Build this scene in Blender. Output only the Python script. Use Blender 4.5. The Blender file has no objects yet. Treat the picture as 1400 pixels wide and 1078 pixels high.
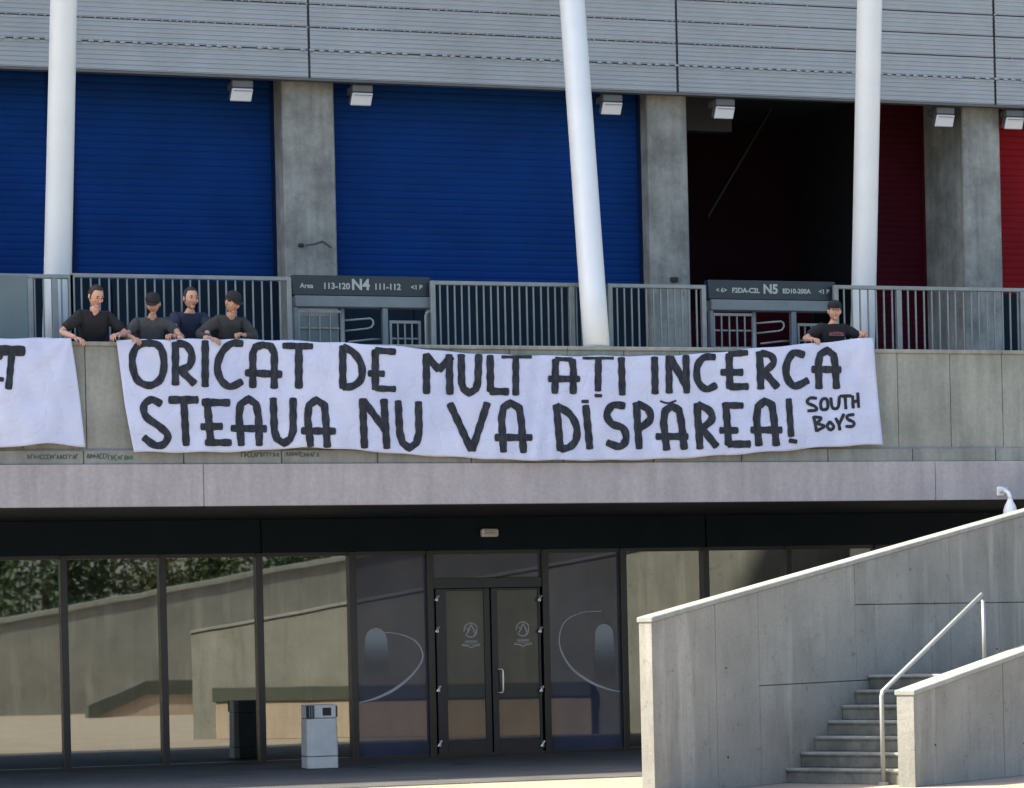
import bpy, bmesh, math, random
from mathutils import Vector, Matrix, Quaternion
random.seed(7)
S = bpy.context.scene
COL = S.collection
rad = math.radians

# ------------------------------------------------------------------ camera
W0, H0 = 1400.0, 1078.0          # size of the photograph, used only for measuring
FPX = 4100.0                     # focal length in photo pixels
TH = math.atan(0.340)            # the facade is seen at this angle
ROLL = 0.0225
EYE = 1.73
PPX, PPY = 700.0, 860.0          # level camera: horizon row
DIST = 41.0
CAM = Vector((-DIST*math.sin(TH), -DIST*math.cos(TH), EYE))
F = Vector((math.sin(TH), math.cos(TH), 0)); R = Vector((math.cos(TH), -math.sin(TH), 0)); U = Vector((0, 0, 1))
cam_d = bpy.data.cameras.new('camera'); cam = bpy.data.objects.new('camera', cam_d); COL.objects.link(cam)
cr, sr = math.cos(ROLL), math.sin(ROLL)
cx = R*cr - U*sr; cy = R*sr + U*cr; cz = -F
cam.matrix_world = Matrix(((cx.x, cy.x, cz.x, CAM.x), (cx.y, cy.y, cz.y, CAM.y), (cx.z, cy.z, cz.z, CAM.z), (0, 0, 0, 1)))
cam_d.sensor_width = 36; cam_d.lens = 36*FPX/W0
cam_d.shift_y = (PPY-H0/2)/W0
cam_d.clip_end = 1000; cam_d.clip_start = 0.1
S.camera = cam

# ------------------------------------------------------------------ sky, sun, exposure
SUN = Vector((-0.57, 0.180, 0.70)).normalized()      # direction towards the sun
w = bpy.data.worlds.new('World'); S.world = w; w.use_nodes = True
nt = w.node_tree; bg = nt.nodes['Background']
sky = nt.nodes.new('ShaderNodeTexSky'); sky.sky_type = 'NISHITA'; sky.sun_disc = False; sky.dust_density = 2.5; sky.ozone_density = 0.7
sky.sun_elevation = math.asin(SUN.z); sky.sun_rotation = math.atan2(SUN.x, SUN.y)
nt.links.new(sky.outputs[0], bg.inputs[0]); bg.inputs[1].default_value = 0.15
sd = bpy.data.lights.new('sun', 'SUN'); sd.energy = 4.9; sd.angle = rad(0.53); sd.color = (1.0, 0.91, 0.74)
so = bpy.data.objects.new('sun', sd); COL.objects.link(so)
so.rotation_euler = SUN.to_track_quat('Z', 'Y').to_euler(); so.location = (0, 0, 40)
S.view_settings.view_transform = 'Standard'; S.view_settings.look = 'None'
S.view_settings.gamma = 1; S.view_settings.use_curve_mapping = False
S.view_settings.exposure = 1.3

# ------------------------------------------------------------------ measuring helpers
def ray(px, py):
    dx, dy = px-PPX, -(py-PPY)
    u = dx*cr + dy*sr; v = -dx*sr + dy*cr
    return (F*FPX + R*u + U*v)
def at(px, py, Y):
    d = ray(px, py); t = (Y-CAM.y)/d.y
    return CAM + d*t
def atz(px, py, z):
    d = ray(px, py); t = (z-CAM.z)/d.z
    return CAM + d*t
def X(px, Y, py=500): return at(px, py, Y).x
def Z(px, py, Y): return at(px, py, Y).z
def mir(px, py, d):               # what a mirror at Y=0 shows, at distance d in front of it
    p = at(px, py, d); return Vector((p.x, -d, p.z))
def viewpt(right, depth, z=0.0):
    p = CAM + R*right + F*depth; p.z = z; return p

# ------------------------------------------------------------------ materials
def _nt(name):
    m = bpy.data.materials.new(name); m.use_nodes = True
    t = m.node_tree; b = t.nodes['Principled BSDF']
    return m, t, b
def _pos(t, scale=(1, 1, 1)):
    g = t.nodes.new('ShaderNodeNewGeometry'); mp = t.nodes.new('ShaderNodeMapping'); mp.inputs['Scale'].default_value = scale
    t.links.new(g.outputs['Position'], mp.inputs['Vector']); return mp.outputs[0]
def _noise(t, vec, scale, detail=4, rough=.55):
    n = t.nodes.new('ShaderNodeTexNoise'); n.inputs['Scale'].default_value = scale; n.inputs['Detail'].default_value = detail
    n.inputs['Roughness'].default_value = rough; t.links.new(vec, n.inputs['Vector']); return n.outputs['Fac']
def _ramp(t, fac, a, b, ca, cb):
    r = t.nodes.new('ShaderNodeValToRGB'); r.color_ramp.elements[0].position = a; r.color_ramp.elements[1].position = b
    r.color_ramp.elements[0].color = (*ca, 1) if len(ca) == 3 else ca; r.color_ramp.elements[1].color = (*cb, 1) if len(cb) == 3 else cb
    t.links.new(fac, r.inputs[0]); return r.outputs[0]
def _mix(t, mode, fac, a, b):
    m = t.nodes.new('ShaderNodeMix'); m.data_type = 'RGBA'; m.blend_type = mode
    if isinstance(fac, (int, float)): m.inputs[0].default_value = fac
    else: t.links.new(fac, m.inputs[0])
    for i, v in ((6, a), (7, b)):
        if isinstance(v, tuple): m.inputs[i].default_value = (*v, 1)
        else: t.links.new(v, m.inputs[i])
    return m.outputs[2]
def _bump(t, b, h, strength, dist):
    n = t.nodes.new('ShaderNodeBump'); n.inputs['Strength'].default_value = strength; n.inputs['Distance'].default_value = dist
    t.links.new(h, n.inputs['Height']); t.links.new(n.outputs[0], b.inputs['Normal'])
def concrete(name, col, var=.25, streak=.3, pores=True, blotch=1.0, rough=.85):
    m, t, b = _nt(name)
    p = _pos(t)
    dark = tuple(c*(1-var) for c in col); light = tuple(min(1, c*(1+var*.8)) for c in col)
    c = _ramp(t, _noise(t, p, 1.3*blotch, 6, .62), .32, .68, dark, light)
    sv = _pos(t, (5, 5, .55))
    c = _mix(t, 'MULTIPLY', streak, c, _ramp(t, _noise(t, sv, 1.4, 5, .6), .35, .62, (.45, .46, .46), (1.12, 1.1, 1.08)))
    c = _mix(t, 'MULTIPLY', .35, c, _ramp(t, _noise(t, p, 22, 5, .7), .3, .7, (.6, .6, .6), (1.15, 1.15, 1.15)))
    if pores:
        v = t.nodes.new('ShaderNodeTexNoise'); v.inputs['Scale'].default_value = 9; v.inputs['Detail'].default_value = 7; v.inputs['Roughness'].default_value = .75
        t.links.new(p, v.inputs['Vector'])
        c = _mix(t, 'MULTIPLY', .8, c, _ramp(t, v.outputs['Fac'], .30, .37, (.42, .42, .42), (1, 1, 1)))
    t.links.new(c, b.inputs['Base Color']); b.inputs['Roughness'].default_value = rough
    b.inputs['Specular IOR Level'].default_value = .3
    _bump(t, b, _noise(t, p, 30, 8, .7), .35, .01)
    return m
def plain(name, col, rough=.5, metal=0.0, var=.12, scale=4.0, bump=0.0, spec=.5):
    m, t, b = _nt(name); p = _pos(t)
    c = _ramp(t, _noise(t, p, scale, 5, .6), .3, .7, tuple(x*(1-var) for x in col), tuple(min(1, x*(1+var)) for x in col))
    t.links.new(c, b.inputs['Base Color'])
    r = _noise(t, p, scale*3, 3); mr = t.nodes.new('ShaderNodeMapRange'); t.links.new(r, mr.inputs[0])
    mr.inputs[3].default_value = max(0, rough-.08); mr.inputs[4].default_value = min(1, rough+.08)
    t.links.new(mr.outputs[0], b.inputs['Roughness'])
    b.inputs['Metallic'].default_value = metal; b.inputs['Specular IOR Level'].default_value = spec
    if bump: _bump(t, b, _noise(t, p, 40, 5), bump, .005)
    return m

M = {}
M['parapet'] = concrete('parapet_concrete', (.29, .305, .27), .16, .35, False)
M['strip'] = concrete('ledge_concrete', (.25, .265, .25), .15, .35, False)
M['band'] = concrete('slab_edge_concrete', (.39, .365, .375), .09, .22, False)
M['pillar'] = concrete('pillar_concrete', (.26, .275, .255), .34, .4, True, 1.8)
M['wall'] = concrete('stair_wall_concrete', (.275, .28, .255), .42, .35, True, 1.6)
def wall_concrete():
    m, t, b = _nt('stair_wall_concrete'); p = _pos(t)
    c = _ramp(t, _noise(t, p, 1.1, 7, .6), .3, .7, (.225, .225, .202), (.33, .325, .295))
    c = _mix(t, 'MIX', _ramp(t, _noise(t, _pos(t, (3.2, 3.2, .32)), 1.1, 4, .6), .56, .70, (0, 0, 0), (.55, .55, .55)), c, (.44, .435, .39))       # lime runs
    c = _mix(t, 'MULTIPLY', .8, c, _ramp(t, _noise(t, _pos(t, (7, 7, .7)), 1.3, 6, .7), .30, .46, (.76, .77, .75), (1, 1, 1)))                    # dark runs
    c = _mix(t, 'MULTIPLY', .9, c, _ramp(t, _noise(t, p, 7, 8, .8), .33, .42, (.58, .58, .55), (1, 1, 1)))                                         # scuffs and blowholes
    c = _mix(t, 'MULTIPLY', .5, c, _ramp(t, _noise(t, p, 45, 4, .7), .3, .7, (.72, .72, .72), (1.15, 1.15, 1.15)))
    t.links.new(c, b.inputs['Base Color']); b.inputs['Roughness'].default_value = .9; b.inputs['Specular IOR Level'].default_value = .25
    _bump(t, b, _noise(t, p, 16, 9, .75), .5, .015)
    return m
M['wall'] = wall_concrete()
M['cap'] = plain('greenish_dark_capping', (.075, .085, .07), .8)
M['nosing'] = concrete('light_edge_nosing', (.36, .36, .32), .3, .2, True, 3)  # pale strip stands in for the light along the tread edges
M['step'] = concrete('step_concrete', (.20, .20, .175), .35, .3, True, 2.5)
M['coping'] = concrete('coping_concrete', (.32, .33, .305), .15, .2, True)
M['peach'] = concrete('ochre_render', (.52, .42, .33), .1, .2, False)
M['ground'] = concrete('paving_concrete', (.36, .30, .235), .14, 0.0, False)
M['flags'] = concrete('shade_toned_flagstone', (.098, .100, .098), .2, 0.0, False)  # dark tone carries the building's shade on the forecourt
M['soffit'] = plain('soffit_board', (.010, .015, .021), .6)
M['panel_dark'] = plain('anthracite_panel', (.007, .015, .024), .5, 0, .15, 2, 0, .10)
M['frame'] = plain('black_frame', (.008, .011, .015), .35)
M['doorframe'] = plain('charcoal_door_frame', (.011, .016, .023), .4)
M['clad'] = plain('silver_grey_cladding', (.31, .345, .365), .42, .25, .07, 1.5, .1)
M['clad_back'] = plain('cladding_rail', (.09, .10, .105), .6)
M['white_steel'] = plain('white_painted_steel', (.63, .67, .67), .45, 0, .035, 2.5, .05)
M['blue'] = plain('blue_shutter', (.001, .030, .150), .75, 0, .14, 1.2, 0, .12)
M['blue_dark'] = plain('blue_guide_rail', (.002, .012, .05), .75, 0, .1, 4, 0, .12)
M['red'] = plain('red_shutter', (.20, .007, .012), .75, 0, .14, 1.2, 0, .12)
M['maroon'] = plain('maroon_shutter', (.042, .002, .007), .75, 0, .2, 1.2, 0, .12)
M['black'] = plain('bay_darkness_black', (.004, .004, .007), .8)  # near-black colour stands in for the darkness inside the open bay
M['darkred'] = plain('darkened_maroon_wall', (.010, .002, .005), .8, 0, .3, 1, 0, .1)  # maroon taken almost to black for the bay's unlit depth
M['bay_foot'] = plain('dark_navy_foot_panel', (.004, .013, .024), .7, 0, .2, 2, 0, .15)
M['galv'] = plain('galvanised_steel', (.20, .235, .24), .5, .35, .12, 6)
M['infill'] = plain('grey_green_sheet', (.12, .17, .18), .5, 0, .15, 2)
M['sign'] = plain('dark_teal_sign', (.006, .018, .026), .4)
M['beam'] = plain('gate_beam_grey', (.13, .165, .185), .45, .2)
M['signtext'] = plain('sign_lettering', (.30, .36, .35), .6, 0, .05)
M['lampbody'] = plain('lamp_body_grey', (.10, .11, .12), .5)
M['lampface'] = plain('lamp_face_pale', (.56, .57, .57), .25, 0, .04)
M['white_plastic'] = plain('white_plastic', (.74, .76, .76), .35, 0, .03)
M['bin'] = plain('light_grey_bin', (.46, .49, .49), .55, 0, .10, 5, .2)
M['bin_dark'] = plain('bin_opening_black', (.008, .009, .01), .6)
M['binline'] = plain('bin_joint_grey', (.12, .13, .13), .6)
M['chrome'] = plain('brushed_steel', (.62, .63, .64), .3, .85, .06)
M['rail'] = plain('light_handrail', (.36, .37, .35), .5, .2, .06)
M['skin'] = plain('skin', (.52, .30, .22), .55, 0, .06, 20)
M['skin2'] = plain('skin_tanned', (.42, .25, .18), .55, 0, .06, 20)
M['hair'] = plain('dark_hair', (.02, .015, .012), .7)
M['sh_black'] = plain('black_cotton', (.010, .010, .013), .85, 0, .3, 12)
M['sh_navy'] = plain('navy_cotton', (.015, .022, .05), .85, 0, .3, 12)
M['sh_char'] = plain('charcoal_cotton', (.035, .037, .04), .85, 0, .3, 12)
M['sh_slate'] = plain('slate_cotton', (.05, .055, .06), .85, 0, .3, 12)
M['jeans'] = plain('dark_denim', (.03, .04, .07), .85, 0, .3, 12)
M['print_red'] = plain('faded_red_print', (.32, .11, .12), .8, 0, .3, 60)
M['eye'] = plain('dark_eye', (.02, .015, .012), .3)
M['lip'] = plain('lip', (.35, .13, .11), .5)
M['asphalt'] = concrete('drain_iron', (.05, .05, .05), .2, 0, False)
M['graffiti'] = plain('graffiti_paint', (.05, .075, .07), .7)
M['graffiti2'] = plain('green_graffiti_paint', (.05, .11, .06), .7)
M['bark'] = plain('bark', (.09, .07, .05), .9, 0, .3, 12, .6)

def cloth_mat():
    m, t, b = _nt('white_banner_cloth'); p = _pos(t)
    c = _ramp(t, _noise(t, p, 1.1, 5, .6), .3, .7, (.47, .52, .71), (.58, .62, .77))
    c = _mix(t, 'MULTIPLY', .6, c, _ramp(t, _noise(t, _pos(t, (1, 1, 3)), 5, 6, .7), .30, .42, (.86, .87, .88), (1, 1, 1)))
    t.links.new(c, b.inputs['Base Color']); b.inputs['Roughness'].default_value = .9; b.inputs['Specular IOR Level'].default_value = .15
    n = _noise(t, _pos(t, (1, 1, .8)), 1.9, 3, .5)
    ms = t.nodes.new('ShaderNodeMath'); ms.operation = 'SUBTRACT'; ms.inputs[1].default_value = .5; t.links.new(n, ms.inputs[0])
    ma = t.nodes.new('ShaderNodeMath'); ma.operation = 'ABSOLUTE'; t.links.new(ms.outputs[0], ma.inputs[0])
    mq = t.nodes.new('ShaderNodeMath'); mq.operation = 'POWER'; mq.inputs[1].default_value = .45; t.links.new(ma.outputs[0], mq.inputs[0])
    n2_ = _noise(t, _pos(t, (1, 1, 2.2)), 6, 7, .7)
    sm = t.nodes.new('ShaderNodeMath'); sm.operation = 'MULTIPLY_ADD'; sm.inputs[1].default_value = .55
    t.links.new(n2_, sm.inputs[0]); t.links.new(mq.outputs[0], sm.inputs[2])
    _bump(t, b, sm.outputs[0], .5, .055)
    return m
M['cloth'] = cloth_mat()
def paint_mat():
    m, t, b = _nt('black_banner_paint'); p = _pos(t)
    c = _ramp(t, _noise(t, _pos(t, (3, 3, 1)), 9, 6, .7), .35, .72, (.012, .015, .022), (.045, .052, .065))
    t.links.new(c, b.inputs['Base Color']); b.inputs['Roughness'].default_value = .8; b.inputs['Specular IOR Level'].default_value = .2
    return m
M['paint'] = paint_mat()

def glass_mat(name, refl, tint, haze=0.02, base=None):
    m = bpy.data.materials.new(name); m.use_nodes = True; t = m.node_tree; t.nodes.clear()
    o = t.nodes.new('ShaderNodeOutputMaterial'); g = t.nodes.new('ShaderNodeBsdfGlossy'); g.inputs['Roughness'].default_value = haze
    g.inputs['Color'].default_value = (.93, .97, .95, 1)
    if base is None:
        tr = t.nodes.new('ShaderNodeBsdfTransparent'); tr.inputs[0].default_value = (*tint, 1)
    else:
        tr = t.nodes.new('ShaderNodeBsdfDiffuse')
        c = _ramp(t, _noise(t, _pos(t), 1.2, 3), .3, .7, tuple(x*.8 for x in base), tuple(x*1.2 for x in base)); t.links.new(c, tr.inputs[0])
    mx = t.nodes.new('ShaderNodeMixShader'); fr = t.nodes.new('ShaderNodeFresnel'); fr.inputs[0].default_value = 1.5
    ad = t.nodes.new('ShaderNodeMath'); ad.operation = 'ADD'; ad.inputs[1].default_value = refl; ad.use_clamp = True
    t.links.new(fr.outputs[0], ad.inputs[0]); t.links.new(ad.outputs[0], mx.inputs[0])
    t.links.new(tr.outputs[0], mx.inputs[1]); t.links.new(g.outputs[0], mx.inputs[2]); t.links.new(mx.outputs[0], o.inputs[0])
    # panes are never perfectly flat
    nb = t.nodes.new('ShaderNodeBump'); nb.inputs['Strength'].default_value = .035; nb.inputs['Distance'].default_value = .02
    n = _noise(t, _pos(t), .7, 2); t.links.new(n, nb.inputs['Height']); t.links.new(nb.outputs[0], g.inputs['Normal'])
    return m
M['glass'] = glass_mat('coated_glass', .21, (.35, .42, .42), .015)
M['glass_film'] = glass_mat('glass_with_blue_grey_film', .015, None, .02, (.040, .050, .092))
M['glass_door'] = glass_mat('dark_door_glass', .015, None, .02, (.040, .048, .056))
M['film_print'] = plain('pale_film_print', (.36, .40, .45), .5, 0, .1)
M['film_glow'] = None
def leaf_mat(name, a, b_):
    m, t, b = _nt(name); oi = t.nodes.new('ShaderNodeNewGeometry')
    c = _ramp(t, oi.outputs['Random Per Island'], 0, 1, a, b_); t.links.new(c, b.inputs['Base Color']); b.inputs['Roughness'].default_value = .6
    return m
M['leaf'] = leaf_mat('foliage', (.016, .045, .016), (.045, .085, .028))
M['leaf2'] = leaf_mat('foliage_yellowish', (.035, .065, .018), (.085, .10, .035))

# ------------------------------------------------------------------ object helpers
ORG = {}
class MB:
    def __init__(s): s.v = []; s.f = []; s.smooth = False
    def add(s, vs, fs):
        o = len(s.v); s.v += [tuple(p) for p in vs]; s.f += [tuple(i+o for i in f) for f in fs]; return s
    def box(s, x0, x1, y0, y1, z0, z1):
        if x0 > x1: x0, x1 = x1, x0
        if y0 > y1: y0, y1 = y1, y0
        return s.add([(x0, y0, z0), (x1, y0, z0), (x1, y1, z0), (x0, y1, z0), (x0, y0, z1), (x1, y0, z1), (x1, y1, z1), (x0, y1, z1)],
                     [(0, 3, 2, 1), (4, 5, 6, 7), (0, 1, 5, 4), (1, 2, 6, 5), (2, 3, 7, 6), (3, 0, 4, 7)])
    def prism(s, pts, dv):            # planar polygon extruded by vector dv
        n = len(pts); dv = Vector(dv)
        a = [Vector(p) for p in pts]; b = [p+dv for p in a]
        return s.add(a+b, [tuple(range(n))[::-1], tuple(range(n, 2*n))] + [(i, (i+1) % n, n+(i+1) % n, n+i) for i in range(n)])
    def tube(s, pts, r, n=8, caps=True):
        pts = [Vector(p) for p in pts]; rs = r if isinstance(r, (list, tuple)) else [r]*len(pts)
        rings = []; prev = None
        for i, p in enumerate(pts):
            d = (pts[min(i+1, len(pts)-1)]-pts[max(i-1, 0)]).normalized()
            if prev is None: a = d.orthogonal().normalized()
            else: a = (prev - d*prev.dot(d)).normalized()
            prev = a; b = d.cross(a)
            rings.append([p + (a*math.cos(2*math.pi*k/n)+b*math.sin(2*math.pi*k/n))*rs[i] for k in range(n)])
        vs = [q for rr in rings for q in rr]; fs = []
        for i in range(len(pts)-1):
            for k in range(n): fs.append((i*n+k, i*n+(k+1) % n, (i+1)*n+(k+1) % n, (i+1)*n+k))
        if caps: fs.append(tuple(range(n))[::-1]); fs.append(tuple(range((len(pts)-1)*n, len(pts)*n)))
        return s.add(vs, fs)
    def ell(s, c, r, nu=12, nv=8, rot=None, warp=None):
        vs = []; fs = []
        for j in range(nv+1):
            ph = math.pi*j/nv
            for i in range(nu):
                a = 2*math.pi*i/nu; p = Vector((r[0]*math.sin(ph)*math.cos(a), r[1]*math.sin(ph)*math.sin(a), r[2]*math.cos(ph)))
                if warp: p = warp(p)
                if rot: p = rot @ p
                vs.append(p+Vector(c))
        for j in range(nv):
            for i in range(nu):
                fs.append((j*nu+i, (j+1)*nu+i, (j+1)*nu+(i+1) % nu, j*nu+(i+1) % nu))
        return s.add(vs, fs)
    def mesh(s, name, mat, origin=(0, 0, 0), smooth=False):
        me = bpy.data.meshes.new(name); o = Vector(origin)
        me.from_pydata([tuple(Vector(p)-o) for p in s.v], [], s.f); me.update()
        if mat: me.materials.append(mat)
        if smooth: me.polygons.foreach_set('use_smooth', [True]*len(me.polygons))
        return me
    def build(s, name, mat, parent=None, smooth=False, bevel=0, loc=None):
        par = Vector(ORG.get(parent.name, (0, 0, 0))) if parent else Vector((0, 0, 0))
        org = Vector(loc) if loc is not None else (par if parent else Vector((0, 0, 0)))
        me = s.mesh(name, mat, org, smooth)
        o = bpy.data.objects.new(name, me); COL.objects.link(o)
        if parent: o.parent = parent
        o.location = org-par; ORG[o.name] = tuple(org)
        if bevel:
            b = o.modifiers.new('bevel', 'BEVEL'); b.width = bevel; b.segments = 1; b.limit_method = 'ANGLE'
        return o
def inst(name, me, parent, loc, rot=None):         # piece sharing mesh data; loc is a world position
    o = bpy.data.objects.new(name, me); COL.objects.link(o)
    par = Vector(ORG.get(parent.name, (0, 0, 0))) if parent else Vector((0, 0, 0))
    if parent: o.parent = parent
    o.location = Vector(loc)-par; ORG[o.name] = tuple(loc)
    if rot: o.rotation_euler = rot
    return o
def tag(o, label=None, cat=None, group=None, kind=None):
    for k, v in (('label', label), ('category', cat), ('group', group), ('kind', kind)):
        if v: o[k] = v
    return o
def empty(name, loc, label, cat, group=None):
    o = bpy.data.objects.new(name, None); COL.objects.link(o); o.location = loc; o.empty_display_size = .2
    ORG[o.name] = tuple(loc); return tag(o, label, cat, group)
def copy_tree(o, parent=None):
    c = o.copy(); COL.objects.link(c); c.parent = parent
    for ch in list(o.children): copy_tree(ch, c)
    return c

# ================================================================== SETTING
ZS0, ZS1, ZSTRIP, ZPAR = 3.26, 3.76, 3.93, 5.20     # slab underside, band top, strip top, parapet top
YF = -4.1                                            # front of the upper terrace
ZFL = 3.97
X0, X1 = -34.0, 34.0
YC = 0.8                                             # cladding front
YP = 1.05                                            # pillar front
ZC = 9.31

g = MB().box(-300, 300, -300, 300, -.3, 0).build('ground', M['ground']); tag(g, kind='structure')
# paving flags of the forecourt, seen at a glancing angle, with sunk joints
jt = MB()
bld = empty('stadium_building', (0, 0, 0), 'grey stadium with blue and red shutters above a dark glazed entrance', 'building')

# pavement slabs close to the facade, darkened in colour out to the shade edge
pv = empty('forecourt_paving', (0, 0, 0), None, None); tag(pv, kind='structure')
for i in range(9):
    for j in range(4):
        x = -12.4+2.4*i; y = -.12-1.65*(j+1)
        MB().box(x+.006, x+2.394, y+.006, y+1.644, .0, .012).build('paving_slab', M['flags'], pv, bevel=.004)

# ---- terrace slab
b = MB().box(X0, X1, YF+.02, 0.6, ZS0+.03, ZS1); b.build('terrace_slab', M['band'], bld)
x = X0
while x < X1:      # cast edge band in long lengths
    MB().box(x+.004, min(x+9.6, X1)-.004, YF, YF+.02, ZS0, ZS1).build('edge_band', M['band'], bld, bevel=.006); x += 9.6
MB().box(X0, X1, 0.6, 9.0, ZS0+.03, ZFL-.02).build('floor_slab', M['strip'], bld)
MB().box(X0, X1, YF+.06, 0.6, ZS1, ZFL-.02).build('terrace_fill', M['strip'], bld)
# strip of short kerb blocks above the band
kx = [X(p, YF, 625) for p in (-1790+137.3*k*1 for k in range(0, 33))]
x = X(115, YF, 625)
pitch = X(252, YF, 625)-x
n0 = int((x-X0)/pitch)
for k in range(-n0, int((X1-x)/pitch)):
    MB().box(x+k*pitch+.006, x+(k+1)*pitch-.006, YF+.03, YF+.20, ZS1, ZSTRIP-.002).build('kerb_block', M['strip'], bld, bevel=.008)
# parapet: boards of one width with open joints, coping strip above
xp = X(1231, YF, 540); pp = X(1303, YF, 540)-xp
n0 = int((xp-X0)/(pp))
for k in range(-n0, int((X1-xp)/pp)):
    MB().box(xp+k*pp+.004, xp+(k+1)*pp-.004, YF+.07, YF+.12, ZSTRIP-.06, ZPAR-.05).build('parapet_panel', M['parapet'], bld, bevel=.004)
MB().box(X0, X1, YF+.12, YF+.30, ZSTRIP-.06, ZPAR-.05).build('parapet_core', M['parapet'], bld)
x = xp-n0*pp
while x < X1:
    MB().box(x+.003, x+pp*4-.003, YF+.045, YF+.33, ZPAR-.05, ZPAR).build('parapet_coping', M['parapet'], bld, bevel=.008); x += pp*4
# ---- soffit and dark panels over the glazing
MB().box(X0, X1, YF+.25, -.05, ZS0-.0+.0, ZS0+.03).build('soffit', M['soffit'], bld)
ZG = 2.76
seams = [X(p, 0, 730) for p in (355-608*3, 355-608*2, 355-608, 355, 963, 963+640, 963+1300)]
seams = [s_ for s_ in seams]
seams = [X0]+[s for s in seams if X0 < s < X1]+[X1]
for a, c in zip(seams[:-1], seams[1:]):
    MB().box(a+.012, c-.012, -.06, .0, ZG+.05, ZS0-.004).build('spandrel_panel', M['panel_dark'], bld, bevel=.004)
MB().box(X0, X1, .0, .2, ZG+.05, ZS0).build('spandrel_back', M['frame'], bld)

# ---- glazing of the ground floor
mull = [88, 223, 355, 482, 588, 745, 852, 965, 1078, 1200, 1320, 1440]
mx = [X(p, 0, 900) for p in mull]
step = mx[1]-mx[0]
left = []
x = mx[0]-step
while x > X0: left.append(x); x -= step
right = []
x = mx[-1]+step
while x < X1: right.append(x); x += step
allx = left[::-1]+mx+right
for x in allx:
    MB().box(x-.045, x+.045, -.10, .06, 0, ZG+.05).build('mullion', M['frame'], bld, bevel=.006)
MB().box(X0, X1, -.06, .05, ZG, ZG+.05).build('glazing_head', M['frame'], bld)
MB().box(X0, X1, -.075, .05, 0, .055).build('glazing_sill', M['frame'], bld)
for i, (a, c) in enumerate(zip(allx[:-1], allx[1:])):
    if abs(a-mx[4]) < .01: continue
    film = abs(a-mx[3]) < .01 or abs(a-mx[5]) < .01
    rx = random.uniform(-.0012, .0012)
    gm = MB().box(a+.04, c-.04, -.012, .0, .05, ZG).build('film_covered_pane' if film else 'glass_pane', M['glass_film' if film else 'glass'], bld)
# interior
MB().box(X0, X1, 5.0, 5.2, 0, ZS0).build('back_wall', M['soffit'], bld)
MB().box(X0, X1, .06, 5.0, 0.004, .02).build('hall_floor', M['panel_dark'], bld)
for px in (150, 430, 900):
    x = X(px, 2.6); MB().box(x-.2, x+.2, 2.4, 2.8, 0.02, ZS0).build('hall_column', M['pillar'], bld)
MB().box(X(600, 3.2), X(735, 3.2), 3.2, 3.9, .02, 1.05).build('reception_counter', M['panel_dark'], bld)

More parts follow.
